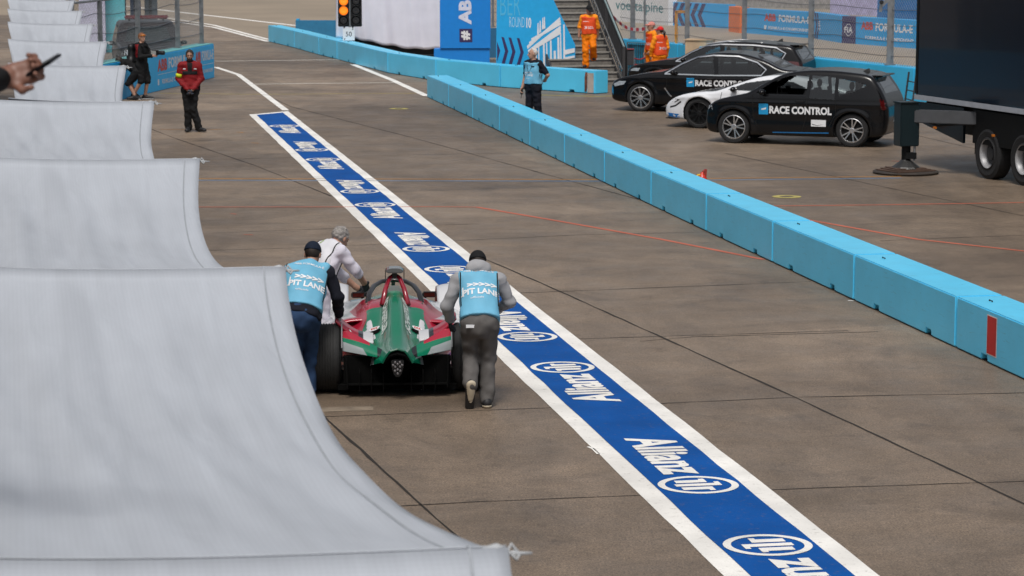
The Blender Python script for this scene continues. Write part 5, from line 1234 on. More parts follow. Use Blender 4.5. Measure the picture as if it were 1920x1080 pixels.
def cov(x, y, z):
    ax = abs(x)
    if y > .86 and ax > .125: return RED_ if (y < 1.5 and z > .45) else WHI
    if y > .98 and ax < .16: return DRK if y > 1.06 else GREEN
    if .30 < ax and y > .45: return RED_ if (ax + y * .3) > .50 else GREEN
    b = ax - (.205 + .10 * (y - .1))
    if .0 < b < .115 and .14 < y < .60: return WHI
    if b >= .115 and y > .02: return RED_
    if y < -.02 and ax > .19: return GREY if ax > .235 else GREEN
    return GREEN
ST = [(1.62, [(0, .60), (.08, .61), (.16, .64), (.24, .69), (.30, .71), (.36, .70), (.46, .60), (.64, .50), (.70, .42), (.72, .14)]),
      (1.30, [(0, .72), (.07, .73), (.13, .75), (.19, .75), (.25, .745), (.33, .715), (.45, .60), (.63, .50), (.70, .42), (.72, .14)]),
      (1.05, [(0, .885), (.06, .875), (.10, .83), (.14, .765), (.23, .75), (.32, .715), (.43, .60), (.61, .50), (.67, .41), (.69, .14)]),
      (.80, [(0, .865), (.06, .85), (.10, .79), (.145, .72), (.22, .705), (.30, .675), (.40, .57), (.57, .47), (.63, .39), (.65, .14)]),
      (.45, [(0, .80), (.055, .785), (.095, .725), (.14, .645), (.20, .60), (.27, .575), (.36, .505), (.49, .435), (.54, .37), (.56, .14)]),
      (.10, [(0, .705), (.05, .692), (.088, .64), (.13, .565), (.175, .52), (.23, .49), (.30, .445), (.38, .405), (.41, .36), (.43, .20)]),
      (-.25, [(0, .60), (.045, .592), (.08, .56), (.12, .515), (.155, .475), (.19, .445), (.22, .415), (.25, .385), (.262, .36), (.27, .30)]),
      (-.62, [(0, .525), (.035, .522), (.07, .505), (.10, .475), (.122, .445), (.135, .42), (.142, .405), (.148, .395), (.150, .39), (.152, .385)])]
cover, cme = loft('engine_cover', ST, cov, LIV, rc, 170, 110)
CB_ = bvh_of(cme)
mb = MB()
# tail rim
pts = [(x, -.622, z) for x, z in [(.152, .385), (.135, .42), (.10, .475), (.07, .505), (0, .525), (-.07, .505), (-.10, .475), (-.135, .42), (-.152, .385)]]
mb.tube(pts, .012, 6); mb.build('tail_edge', mat('green_edge', (0, .10, .055, 1), .3), rc)
# lettering and marks laid on the cover
cw_ = mat('cover_lettering', (.62, .70, .66, 1), .4, var=0)
for s in (1, -1):
    n_ = Vector((s * .8, -.25, .55)).normalized(); xd = Vector((0, -1, -.32)) if s < 0 else Vector((0, 1, .32)); xd = (xd - n_ * xd.dot(n_)).normalized(); yd = n_.cross(xd)
    c = Vector((s * .105, .47, .70)) + n_ * .3; text_decal('SCHAEFFLER', c - xd * .38 - yd * .055, xd, yd, .76, .11, CB_, cw_, rc, .05, .004, .05)
    for (dx, nm, m, r_) in [(0, 'oval_emblem', TXW, (.062, .04))]:
        n2 = Vector((s * .45, -.45, .78)).normalized(); xd2 = Vector((1, 0, 0)); xd2 = (xd2 - n2 * xd2.dot(n2)).normalized(); yd2 = n2.cross(xd2)
        c2 = Vector((s * .235, .36, .60)) + n2 * .3; ring = np.array([(math.cos(t) * r_[0], math.sin(t) * r_[1]) for t in np.linspace(0, 2 * math.pi, 20)[:-1]])
        decal(nm, ring, [tuple(range(19))], c2, xd2, yd2, CB_, m, rc, .005, .04)
        text_decal('(((', c2 - xd2 * .04 - yd2 * .022, xd2, yd2, .08, .045, CB_, BRED, rc, .05, .008, .04, 'emblem_mark')
        hole = np.array([(math.cos(t) * .075, math.sin(t) * .045) for t in np.linspace(0, 2 * math.pi, 20)[:-1]]); decal('air_outlet', hole, [tuple(range(19))], c2 - yd2 * .085 - xd2 * s * .01, xd2, yd2, CB_, DEEP, rc, .006, .04)
    v = np.array([(-.05, 0), (.05, .0), (.05, .018), (-.05, .018)])
decal('front_mark', np.array([(-.055, 0), (.055, 0), (.075, .02), (-.075, .02)]), [(0, 1, 2, 3)], (0, .80, 1.2), (1, 0, 0), (0, .7, .7), CB_, TXW, rc, .004, .03)
# head fairing, roll hoop, camera pod
mb = MB(); mb.prism([(-.085, 0), (.085, 0), (.07, .085), (.04, .10), (-.04, .10), (-.07, .085)], (0, .93, .845), (1, 0, 0), (0, .2, 1), .16); mb.build('head_fairing', mat('grey_padding', (.16, .175, .17, 1), .45), rc, bevel=.02)
REDP = mat('race_red', (.26, .010, .025, 1), .25, coat=.6)
for s in (1, -1):
    mb = MB(); mb.tube([(s * .135, .80, .76), (s * .10, .97, .90), (s * .055, 1.08, 1.005), (s * .015, 1.10, 1.03)], [.030, .027, .024, .022], 8); mb.build('hoop_strut', REDP, rc, smooth=True)
mb = MB(); mb.box((0, 1.1, 1.035), (.05, .10, .07)); mb.build('camera_stem', CARB, rc, bevel=.012)
mb = MB(); mb.prism([(-.095, .018), (-.08, 0), (.08, 0), (.095, .018), (.07, .045), (.03, .052), (-.03, .052), (-.07, .045)], (0, 1.0, 1.065), (1, 0, 0), (0, 0, 1), .22); mb.build('camera_pod', mat('pod_grey', (.10, .105, .11, 1), .25, coat=1), rc, bevel=.008)
for s in (1, -1): mb = MB(); mb.box((s * .098, 1.02, 1.06), (.008, .14, .095)); mb.build('pod_endplate', CARB, rc)
# halo
hp = [(.285, 1.12, .68), (.283, 1.22, .745), (.265, 1.42, .80), (.215, 1.72, .832), (.13, 1.95, .848), (0, 2.05, .852)]
hp = hp + [(-x, y, z) for x, y, z in hp[-2::-1]]
mb = MB(); mb.tube(hp, .029, 10, ry=.8); mb.build('halo', mat('halo_black', (.014, .013, .013, 1), .38, coat=.4), rc, smooth=True)
mb = MB(); mb.tube([(0, 2.05, .845), (0, 2.25, .76), (0, 2.55, .63)], [.022, .022, .04], 8); mb.build('halo_pillar', MATS['halo_black'], rc, smooth=True)
mb = MB()
for s in (1, -1):
    mb = MB(); mb.box((s * .282, 1.10, .70), (.055, .14, .07)); mb.build('halo_mount', mat('green_mount', (.02, .09, .06, 1), .3), rc, bevel=.012)
    mb = MB(); mb.box((s * .385, 1.72, .735), (.155, .06, .062)); mr = mb.build('side_mirror', CARB, rc, bevel=.012)
    mb = MB(); mb.box((s * .385, 1.688, .735), (.115, .006, .042)); mb.build('mirror_glass', mat('mirror_reddish', (.10, .02, .015, 1), .1, .6), mr)
    mb = MB(); mb.tube([(s * .35, 1.74, .71), (s * .30, 1.75, .62)], .012, 6); mb.build('mirror_arm', CARB, rc)
# cockpit opening and surround
mb = MB(); mb.lathe([(0, .001), (0, .22)], 24, (0, 0, 0), 'z'); mb.v = [(x * 1.0, 1.62 + y * 1.7, .675) for x, y, z in mb.v]; mb.build('cockpit', DEEP, rc)
# nose and front monocoque
def cnose(x, y, z):
    if y > 3.4: return RED_
    return WHI if abs(x) < .5 and z < .55 and y < 2.6 else (GREEN if y < 3.0 else GREY)
SN = [(1.58, [(0, .60), (.1, .62), (.24, .685), (.33, .68), (.40, .58), (.44, .40), (.44, .14)]), (2.2, [(0, .665), (.1, .665), (.2, .65), (.27, .61), (.31, .50), (.33, .36), (.33, .13)]),
      (2.9, [(0, .58), (.08, .575), (.15, .55), (.19, .50), (.21, .42), (.22, .32), (.22, .20)]), (3.6, [(0, .44), (.06, .435), (.10, .42), (.13, .38), (.14, .33), (.145, .28), (.14, .22)]), (4.0, [(0, .30), (.04, .298), (.07, .29), (.09, .27), (.10, .25), (.10, .22), (.095, .20)])]
loft('nose', SN, cnose, LIV, rc, 60, 40)
# side pods and front wheel fairings (white / grey / red upper surfaces)
def fairing(name, s, x0, x1, pts, colf):
    V = []; F = []; n = 12; k = len(pts)
    for i, (y, zi, zo) in enumerate(pts):
        for j in range(n + 1):
            u = j / n; V.append((s * (x0 + (x1 - x0) * u), y, zi + (zo - zi) * u + .045 * math.sin(math.pi * u)))
    F = [(i * (n + 1) + j, i * (n + 1) + j + 1, (i + 1) * (n + 1) + j + 1, (i + 1) * (n + 1) + j) for i in range(k - 1) for j in range(n)]
    me = mk_mesh(name, V, F, True); at = me.color_attributes.new('livery', 'FLOAT_COLOR', 'POINT')
    for i, v in enumerate(V): at.data[i].color = (*colf(abs(v[0]), v[1], v[2]), 1)
    o = ob(name, me, LIV, rc); o.modifiers.new('t', 'SOLIDIFY').thickness = .02; return o
for s in (1, -1):
    fairing('sidepod_top', s, .30, .80, [(y, .60 - .02 * (y - .6), .42 + .03 * math.sin(y * 2)) for y in np.linspace(.75, 2.5, 14)], lambda x, y, z: (GREY if (x * 2 + y) % .6 > .33 else WHI) if y > 1.0 else RED_)
    fairing('front_fairing', s, .50, .90, [(y, .26 + .36 * math.sin(max(0, min(1, (y - 2.45) / 1.35)) * math.pi) ** .7, (.24) + .35 * math.sin(max(0, min(1, (y - 2.45) / 1.35)) * math.pi) ** .7) for y in np.linspace(2.45, 3.8, 22)], lambda x, y, z: WHI if y < 3.2 else RED_)
# rear winglets over the tyres
    V = []; F = []; nx_, ny_ = 60, 16
    for i in range(nx_ + 1):
        u = i / nx_; x = .235 + .375 * u; z = .555 + .215 * u - .05 * math.sin(math.pi * u); ch = .30 - .06 * u; yb = -.06 - .03 * u
        for j in range(ny_ + 1):
            t = j / ny_; V.append((s * x, yb + ch * t, z + .045 * (1 - t) ** 2 * 0 + .055 * t * (1 - t) + (-.055 + .02 * u) * (1 - t)))
    F = [(i * (ny_ + 1) + j, i * (ny_ + 1) + j + 1, (i + 1) * (ny_ + 1) + j + 1, (i + 1) * (ny_ + 1) + j) for i in range(nx_) for j in range(ny_)]
    me = mk_mesh('rear_winglet', V, F, True); at = me.color_attributes.new('livery', 'FLOAT_COLOR', 'POINT')
    for i, v in enumerate(V): ax = abs(v[0]); at.data[i].color = (*(WHI if ax < .335 else DRK if ax < .39 else RED_), 1)
    o = ob('rear_winglet', me, LIV, rc); o.modifiers.new('t', 'SOLIDIFY').thickness = .022
    BW = bvh_of(me); text_decal('|-)', (s * .49 - .03, -.3, .655), (1, 0, 0), (0, .3, 1), .06, .055, BW, TXW, rc, .03, .006, .03)
# rear lower wing panel
    V = []; n1_, n2_ = 70, 44
    for i in range(n1_ + 1):
        u = i / n1_; x = .15 + .40 * u
        zt = .47 + .19 * u; zb_ = .40 + .045 * u; yt = -.30 + .27 * u; yb = -.42 + .20 * u
        for j in range(n2_ + 1):
            t = j / n2_; V.append((s * x, yb + (yt - yb) * t - .03 * math.sin(math.pi * t), zb_ + (zt - zb_) * t))
    F = [(i * (n2_ + 1) + j, i * (n2_ + 1) + j + 1, (i + 1) * (n2_ + 1) + j + 1, (i + 1) * (n2_ + 1) + j) for i in range(n1_) for j in range(n2_)]
    me = mk_mesh('lower_wing', V, F, True); at = me.color_attributes.new('livery', 'FLOAT_COLOR', 'POINT')
    for i, v in enumerate(V):
        ax = abs(v[0]); t = (i % (n2_ + 1)) / n2_; at.data[i].color = (*((RED_ if t > .62 + (.5 - ax) * .8 else GREY if ax > .40 - .1 * (1 - t) and t < .42 else GREEN) if ax > .27 else DRK if ax < .20 else GREEN), 1)
    o = ob('lower_wing', me, LIV, rc); o.modifiers.new('t', 'SOLIDIFY').thickness = .015
    mb = MB(); mb.bar((s * .555, -.24, .42), (s * .555, -.02, .64), .012, .20); mb.build('wing_endplate', mat('endplate_grey', (.15, .16, .17, 1), .35), rc)
    # wheels
    for (y, x0, wd, r_) in ((0, .565, .32, .345), (3.1, .565, .26, .30)):
        mb = MB(); pr_ = [(0, .20), (0, r_ - .05), (.02, r_ - .015), (.05, r_)]
        g_ = np.linspace(.05, wd - .05, 9)
        for a in g_[1:-1]: pr_ += [(a - .006, r_), (a - .004, r_ - .007), (a + .004, r_ - .007), (a + .006, r_)]
        pr_ += [(wd - .05, r_), (wd - .02, r_ - .015), (wd, r_ - .05), (wd, .20)]
        mb.lathe([(a * s, q) for a, q in pr_], 56, (s * x0, y, r_), 'x', False); w_ = mb.build('wheel', mat('race_tyre', (.011, .011, .011, 1), .72, var=.3, scale=25), rc, auto=.5)
        mb = MB(); mb.lathe([(s * (wd - .01), .205), (s * (wd - .05), .18), (s * (wd - .07), .06), (s * (wd - .04), .03), (s * (wd - .04), .001)], 32, (s * x0, y, r_), 'x'); mb.lathe([(s * .02, .20), (s * .06, .001)], 32, (s * x0, y, r_), 'x'); mb.build('rim', CARB, w_, smooth=True)
    mb = MB()
    for (p, q) in [((.22, .05, .36), (.57, .02, .45)), ((.22, .25, .30), (.57, .03, .45)), ((.22, -.12, .30), (.57, 0, .24)), ((.22, .2, .2), (.57, 0, .24)), ((.2, .0, .30), (.58, .0, .345))]:
        mb = MB(); mb.tube([(s * p[0], p[1], p[2]), (s * q[0], q[1], q[2])], .014, 6); mb.build('suspension_arm', CARB, rc)
    for (p, q) in [((.25, 3.1, .40), (.57, 3.1, .42)), ((.22, 3.2, .28), (.57, 3.1, .24))]:
        mb = MB(); mb.tube([(s * p[0], p[1], p[2]), (s * q[0], q[1], q[2])], .014, 6); mb.build('suspension_arm', CARB, rc)
    for k in range(2): mb = MB(); mb.box((s * .535, -.10, .335 - .075 * k), (.055, .16, .018)); mb.build('brake_duct_fin', mat('duct_grey', (.05, .05, .05, 1), .5), rc)
    mb = MB(); mb.bar((s * .50, -.42, .10), (s * .515, -.36, .42), .010, .14, up=(0, 1, 0)); mb.build('diffuser_plate', DEEP, rc)
    for k in (.14, .26, .38): mb = MB(); mb.box((s * k, -.28, .165), (.008, .36, .20)); mb.build('diffuser_fin', DEEP, rc)
mb = MB(); mb.box((0, 1.2, .085), (1.20, 3.0, .05)); mb.build('floor', DEEP, rc)
mb = MB(); mb.box((0, -.20, .225), (1.08, .10, .33)); mb.box((0, .25, .32), (.36, .8, .26)); mb.build('gearbox_shade_plate', DEEP, rc)  # wide black plate added for the dark shade between the tyres, then the gearbox
mb = MB(); mb.add([(-.5, -.12, .08), (.5, -.12, .08), (.5, -.44, .13), (-.5, -.44, .13)], [(0, 1, 2, 3)]); o = mb.build('diffuser', DEEP, rc); o.modifiers.new('t', 'SOLIDIFY').thickness = .02
# crash structure with rain light
mb = MB(); mb.prism([(-.065, .05), (.065, .05), (.058, -.02), (.035, -.10), (0, -.125), (-.035, -.10), (-.058, -.02)], (0, -.66, .365), (1, 0, 0), (0, 0, 1), .36); mb.build('crash_structure', CARB, rc, bevel=.010)
mb = MB(); mb.tube([(-.135, -.60, .40), (-.08, -.60, .455), (0, -.60, .475), (.08, -.60, .455), (.135, -.60, .40)], .02, 6); mb.build('tail_shroud', DEEP, rc)
for (x, z) in [(-.024, .05), (.024, .05), (0, .03), (-.045, .02), (.045, .02), (-.024, .0), (.024, .0), (0, -.03), (-.026, -.045), (.026, -.045), (0, -.075)]:
    mb = MB(); mb.lathe([(-.012, .0115), (-.014, .008), (-.008, .006), (-.008, .001)], 10, (x, -.66, .365 + z * .9 - .01), 'y'); mb.build('light_lens', mat('lens_grey', (.22, .21, .22, 1), .2, .5), rc)
# front wing
mb = MB(); mb.box((0, 4.15, .13), (1.62, .30, .025)); mb.build('front_wing', REDP, rc, bevel=.008)
# ================================================================== PEOPLE
SKIN = mat('skin', (.42, .23, .16, 1), .55, var=.08); SKIN2 = mat('tanned_skin', (.30, .15, .095, 1), .5, var=.1)
def cloth(name, col, rough=.85, var=.16, bump=.25): return mat(name, col, rough, var=var, scale=5, bump=bump, bscale=120, spec=.25)
STD = dict(pel=(0, 0, .93), chest=(0, .0, 1.24), neck=(0, -.01, 1.47), head=(0, .02, 1.615), shL=(-.185, 0, 1.41), shR=(.185, 0, 1.41), elL=(-.235, -.03, 1.14), elR=(.235, -.03, 1.14),
           wrL=(-.25, .04, .89), wrR=(.25, .04, .89), hipL=(-.09, 0, .89), hipR=(.09, 0, .89), knL=(-.10, .02, .49), knR=(.10, .02, .49), anL=(-.11, -.02, .085), anR=(.11, -.02, .085),
           toeL=(-.13, .14, .03), toeR=(.13, .14, .03), look=(0, 1, 0))
def person(label, loc, rz, J, S, sc=1.0):
    """S: what is worn; one continuous body, clothes and hair as its children"""
    j = dict(STD); j.update(J); j = {k: np.array(v, float) * (1 if k in ('look', 'hL', 'hR', 'pL', 'pR') else sc) for k, v in j.items()}
    root = thing('person', label, 'person', loc, rz)
    fat = S.get('fat', 1.) * sc; n_ = lambda v: unit(v)
    side = n_(j['shR'] - j['shL']); up = n_(j['neck'] - j['pel']); dep = n_(np.cross(up, side)); side = np.cross(dep, up)   # dep: forwards
    mid = (j['pel'] * .5 + j['chest'] * .5); top = (j['shL'] + j['shR']) / 2
    pside = n_(j['hipR'] - j['hipL'])
    def torso(i):
        return [cone(j['pel'] - up * .02, mid, .158 * fat + i, .148 * fat + i, dep, .70), cone(mid, j['chest'], .148 * fat + i, .168 * fat + i, dep, .68), cone(j['chest'], top - up * .05, .168 * fat + i, .145 * sc + i, dep, .62),
                cone(j['shL'] + side * .03, j['shR'] - side * .03, .062 * sc + i, .062 * sc + i), cone(top, j['neck'], .085 * sc + i, .062 * sc + i)]
    def arm(s, i, a=0., b=2.):
        sh, el, wr = j['sh' + s], j['el' + s], j['wr' + s]; r = [.060, .046, .032]; out = []
        if b > 0: e = sh + (el - sh) * min(1, b); out.append(cone(sh, e, (.060) * sc + i, (.060 + (.046 - .060) * min(1, b)) * sc + i))
        if b > 1: e = el + (wr - el) * (b - 1); out.append(cone(el, e, .047 * sc + i, (.047 - .014 * (b - 1)) * sc + i))
        return out
    def leg(s, i, b=2., cuff=0):
        hp, kn, an = j['hip' + s], j['kn' + s], j['an' + s]; out = [cone(hp, kn if b >= 1 else hp + (kn - hp) * b, .088 * fat + i, .062 * sc + i)]
        if b > 1: out.append(cone(kn, kn + (an - kn) * (b - 1), .062 * sc + i, .044 * sc + i + cuff))
        return out
    def hips(i): return [cone(j['pel'] - up * .02, mid, .158 * fat + i, .148 * fat + i, dep, .74), cone(j['hipL'], j['hipR'], .098 * fat + i, .098 * fat + i), cone((j['hipL'] + j['hipR']) / 2, j['pel'] + up * .05, .13 * fat + i, .150 * fat + i, dep, .72)]
    # head frame
    hf = n_(j['look']); hr = n_(np.cross(hf, up + np.array([0, 0, 2.]))); hu = np.cross(hr, hf); A = np.stack([hr, hf, hu]); hc = j['head']
    H = lambda x, y, z: hc + (hr * x + hf * y + hu * z) * sc
    def headf():
        k = union([ell(H(0, -.012, .03), np.array([.074, .095, .092]) * sc, A), ell(H(0, .026, -.035), np.array([.058, .066, .078]) * sc, A), ell(H(0, .048, -.085), np.array([.03, .03, .026]) * sc, A)], .03 * sc)
        k = minus(k, union([ell(H(-.031, .098, .008), np.array([.019, .016, .013]) * sc, A), ell(H(.031, .098, .008), np.array([.019, .016, .013]) * sc, A)], .01), .012)
        return union([k, cone(H(0, .088, .012), H(0, .112, -.022), .010 * sc, .016 * sc), cone(H(-.02, .088, -.055), H(.02, .088, -.055), .009 * sc, .009 * sc),
                      ell(H(-.077, -.008, .0), np.array([.010, .022, .033]) * sc, A), ell(H(.077, -.008, .0), np.array([.010, .022, .033]) * sc, A), cone(H(-.036, .086, .03), H(.036, .086, .03), .010 * sc, .010 * sc)], .012 * sc)
    def hand(s, i=0.):
        wr = j['wr' + s]; d = n_(j.get('h' + s, wr - j['el' + s])); pn = j.get('p' + s, None)
        inw = side * (1 if s == 'L' else -1); pn = inw if pn is None else pn; pn = n_(pn - d * (pn @ d)); ac = np.cross(pn, d); cu = S.get('curl', .55); out = [cone(wr - d * .02, wr + d * .02, .029 * sc + i, .027 * sc + i), cone(wr + d * .035 - ac * .018, wr + d * .07 - ac * .014, .022 * sc + i, .022 * sc + i, pn, .7), cone(wr + d * .035 + ac * .018, wr + d * .07 + ac * .016, .021 * sc + i, .021 * sc + i, pn, .7)]
        for q, (o, L) in enumerate([(-.030, .070), (-.010, .078), (.010, .073), (.029, .058)]):
            b = wr + d * .085 + ac * o; a1 = cu * .6 + .05 * q; m1 = b + (d * math.cos(a1) + pn * math.sin(a1) + ac * o * 2) * L * .55; a2 = a1 + cu * 1.3; e = m1 + (d * math.cos(a2) + pn * math.sin(a2)) * L * .5
            out += [cone(b, m1, .0098 * sc + i, .009 * sc + i), cone(m1, e, .009 * sc + i, .0078 * sc + i)]
        sg = -1; t0 = wr + d * .03 + ac * sg * .026; t1 = t0 + (d * .6 + ac * sg * .75 + pn * .35) * .04; t2 = t1 + (d * .9 + ac * sg * .1 + pn * .4) * .034
        out += [cone(t0, t1, .013 * sc + i, .011 * sc + i), cone(t1, t2, .0105 * sc + i, .0085 * sc + i)]
        return out
    allp = np.array([j[k] for k in j if k not in ('look', 'hL', 'hR', 'pL', 'pR')])
    def bb(keys, pad): q = np.array([j[k] for k in keys]); return q.min(0) - pad, q.max(0) + pad
    def make(name, f, lo, hi, h, m, par=root):
        me = sdf_mesh(name, f, lo, hi, h); return ob(name, me, m, par)
    sk = S.get('skin', SKIN)
    # body
    limbs = torso(-.004) + arm('L', -.002) + arm('R', -.002) + leg('L', -.004) + leg('R', -.004) + [cone(j['neck'] - up * .03, hc + (-hf * .012 - hu * .05) * sc, .056 * sc, .053 * sc)]
    feet = [cone(j['an' + s], j['toe' + s] + np.array([0, 0, .01]), .034 * sc, .026 * sc) for s in 'LR']
    bodyf = union([union(limbs, .03), union(feet, .02), headf(), union(hand('L'), .010), union(hand('R'), .010)], .018)
    body = make('body', bodyf, allp.min(0) - .2, allp.max(0) + .2, S.get('hres', .0105), sk)
    # trousers / shorts
    L_ = S.get('legs', 2.0); w_ = S.get('loose', .016)
    tf = union([union(hips(.010) + leg('L', w_, L_, S.get('cuff', .012)) + leg('R', w_, L_, S.get('cuff', .012)), .035)], .02)
    tf = wrinkle(inter(tf, half(up, j['pel'] + up * .085 * sc)), S.get('wr', .0065), 34, 1)
    make('trousers' if L_ > 1.5 else 'shorts', tf, *bb(['pel', 'hipL', 'hipR', 'knL', 'knR', 'anL', 'anR'], .2), .0125, S['legm'])
    # top
    sl = S.get('sleeve', 1.95); it = S.get('topi', .014)
    gf = union([union(torso(it), .05), union(arm('L', it, 0, sl), .02), union(arm('R', it, 0, sl), .02)] + ([union(hips(.016), .04)] if S.get('long', True) else []), .035)
    gf = inter(gf, half(-up, j['pel'] - up * S.get('hem', .06) * sc)); gf = inter(gf, half(n_(up + dep * .35), j['neck'] + up * .035 * sc))
    gf = wrinkle(gf, S.get('wr', .006), 34, 2)
    topo = make(S.get('topname', 'jacket'), gf, *bb(['pel', 'shL', 'shR', 'elL', 'elR', 'wrL', 'wrR', 'neck', 'hipL', 'hipR'], .2), .0125, S['topm'])
    out = dict(root=root, side=side, up=up, dep=dep, j=j, H=H, A=A, make=make, top=topo, hc=hc, hu=hu, hf=hf, hr=hr, sc=sc)
    if S.get('hood'):
        f_ = union([ell(j['neck'] - dep * .075 + up * .035, (.125, .085, .085), np.stack([side, dep, up])), cone(j['neck'] - side * .085 - up * .01, j['neck'] + side * .085 - up * .01, .045, .045), cone(j['neck'] - side * .08, j['neck'] + dep * .06 - up * .04, .035, .03), cone(j['neck'] + side * .08, j['neck'] + dep * .06 - up * .04, .035, .03)], .04)
        make('hood', wrinkle(f_, .005, 40, 5), *bb(['neck', 'shL', 'shR'], .2), .012, S['topm'], topo)
    if S.get('collar') is not None:
        f_ = minus(cone(j['neck'] - up * .04, j['neck'] + up * .035 + dep * .01, .085 * sc, .070 * sc), cone(j['neck'] - up * .1, j['neck'] + up * .1, .058 * sc, .056 * sc)); make('collar', f_, *bb(['neck'], .16), .010, S['collar'], topo)
    # vest
    if S.get('vest'):
        vf = union(torso(.030) + ([union(hips(.032), .05)] if S.get('vhem', .10) < .05 else []), .06)
        vf = inter(vf, half(-up, j['pel'] + up * S.get('vhem', .10) * sc), .01); vf = inter(vf, half(n_(up + dep * .5), j['neck'] + up * .005), .012)
        cx = (j['shL'] + j['shR']) / 2
        wv = .192 * sc * max(1, fat / sc) + .004 + .012 * (fat > 1.05); vf = inter(inter(vf, half(side, cx + side * wv), .02), half(-side, cx - side * wv), .02)
        for s, sg in (('L', -1), ('R', 1)): vf = minus(vf, cone(j['sh' + s] + side * sg * .075 - up * .16, j['sh' + s] + side * sg * .08 + up * .02, .07, .06), .015)
        vo = make('vest', wrinkle(vf, .006, 26, 3), *bb(['pel', 'shL', 'shR', 'neck', 'hipL', 'hipR'], .22), .0115, S['vest']); B = bvh_of(vo.data); out['vest'] = vo; out['B'] = B
        wh = S.get('print', TXW)
        def prnt(t, x, z, w, h, front, bold=.02, m=wh, nm='lettering'):
            sx = -1 if front else 1; nd = (dep if front else -dep) * .5; base = j['pel'] + up * z * sc + nd
            xd = side * sx; return text_decal(t, base + xd * x * sc, xd, up, w * sc, h * sc, B, m, vo, bold, .0045, .05, nm)
        for q in S.get('prints', []): prnt(*q)
        # dark binding along both armholes
        if S.get('bind'):
            for sg in (-1, 1):
                for fr in (1, -1):
                    pts = []
                    for z in np.linspace(.13, .50, 12):
                        o = Vector(cx + side * sg * (wv - .014) + (j['pel'] - cx) @ up * up + up * z * sc + dep * fr * .6); h_, nn_, i_, d_ = B.ray_cast(o, Vector(-dep * fr), 1.2)
                        if h_ is not None: pts.append(h_ + Vector(dep * fr) * .003)
                    if len(pts) > 3: mb = MB(); mb.tube(pts, .007, 5); mb.build('binding', S['bind'], vo)
    # hands in gloves
    if S.get('gloves'):
        for s in 'LR':
            make('glove', union(hand(s, .003), .010), j['wr' + s] - .17, j['wr' + s] + .17, .0075, S['gloves'])
    # shoes
    for s in 'LR':
        an, toe = j['an' + s], j['toe' + s]; fd = toe - an; fl = fd - np.array([0, 0, 1]) * 0; drop = np.array([0, 0, -1.])
        fwd = n_(np.array([fd[0], fd[1], 0]) if abs(fd[2]) < .12 else fd); lat = n_(np.cross(fwd, [0, 0, 1])); fu = np.cross(lat, fwd)
        hl = an - fu * .045 * sc - fwd * .045 * sc
        if abs(fd[2]) >= .12: hl = an - fu * .03 - fwd * .02
        tt = toe + fwd * .03 + fu * .012
        if abs(fd[2]) < .12: hl[2] = toe[2] + .012; tt[2] = hl[2]
        f_ = union([cone(hl, tt, .044 * sc, .040 * sc, fu, .85), cone(hl + fu * .02, an + fu * .02, .042 * sc, .046 * sc), cone(an, tt, .045 * sc, .034 * sc)], .03)
        f_ = inter(f_, half(-fu, hl - fu * .028)); lo = np.minimum(hl, tt) - .13; hi = np.maximum(an, tt) + .13
        sh = make('shoe', f_, lo, hi, .010, S['shoem'])
        if S.get('sole'): make('sole', inter(inter(cone(hl, tt, .052 * sc, .048 * sc), half(fu, hl - fu * .012)), half(-fu, hl - fu * .040)), lo, hi, .008, S['sole'], sh)
    # hair, caps
    hs_ = S.get('hair', 'short')
    shell = lambda e: union([ell(H(0, -.016, .036), (np.array([.074, .095, .092]) + e) * sc, A)], .02)
    face = half(hf * .9 + hu * -.25, H(0, .045, .03)); low = half(-hu, H(0, 0, -.045))
    if hs_ in ('short', 'bald', 'pony'):
        e = .010 if hs_ != 'bald' else .005
        f_ = shell(e); f_ = inter(f_, half(n_(hf - hu * .55), H(0, .058 if hs_ != 'bald' else .0, .055)), .015); f_ = inter(f_, half(n_(-hu - hf * .3), H(0, -.02, -.05)), .012)
        make('hair', wrinkle(f_, .004, 90, 8), hc - .17, hc + .17, .009, S['hairm'])
    if S.get('cap') is not None:
        f_ = inter(shell(.014), half(-hu, H(0, 0, .035)), .006); f_ = union([f_, inter(ell(H(0, .10, .042), np.array([.068, .085, .020]) * sc, A), half(-hf, H(0, .04, 0)), .01)], .01)
        if hs_ != 'pony': pass
        co = make('cap', f_, hc - .22, hc + .22, .009, S['cap']); out['cap'] = co
        f_ = inter(inter(shell(.006), half(hu, H(0, 0, .045))), half(hf, H(0, .0, 0)), .01); f_ = inter(f_, half(-hu, H(0, 0, -.055)), .01)
        if hs_ == 'undercap': make('hair', f_, hc - .17, hc + .17, .009, S['hairm'])
        if S.get('capmark'):
            Bc = bvh_of(co.data); text_decal(S['capmark'], hc + hu * .055 - hf * .4 - hr * .035, hr, n_(hu + hf * .3), .07, .022, Bc, TXW, co, .02, .004, .03, 'cap_mark')
    if hs_ == 'pony':
        f_ = union([cone(H(0, -.10, .03), H(0, -.15, -.04), .030, .034), cone(H(0, -.15, -.04), H(.005, -.145, -.20), .034, .016)], .03); make('ponytail', wrinkle(f_, .004, 70, 4), hc - .36, hc + .3, .010, S['hairm'])
    if S.get('beard'):
        f_ = inter(union([ell(H(0, .028, -.045), np.array([.060, .068, .078]) * sc, A), ell(H(0, .05, -.088), np.array([.034, .034, .028]) * sc, A)], .02), half(hu, H(0, 0, -.038)), .01); make('beard', f_, hc - .17, hc + .17, .008, S['beard'])
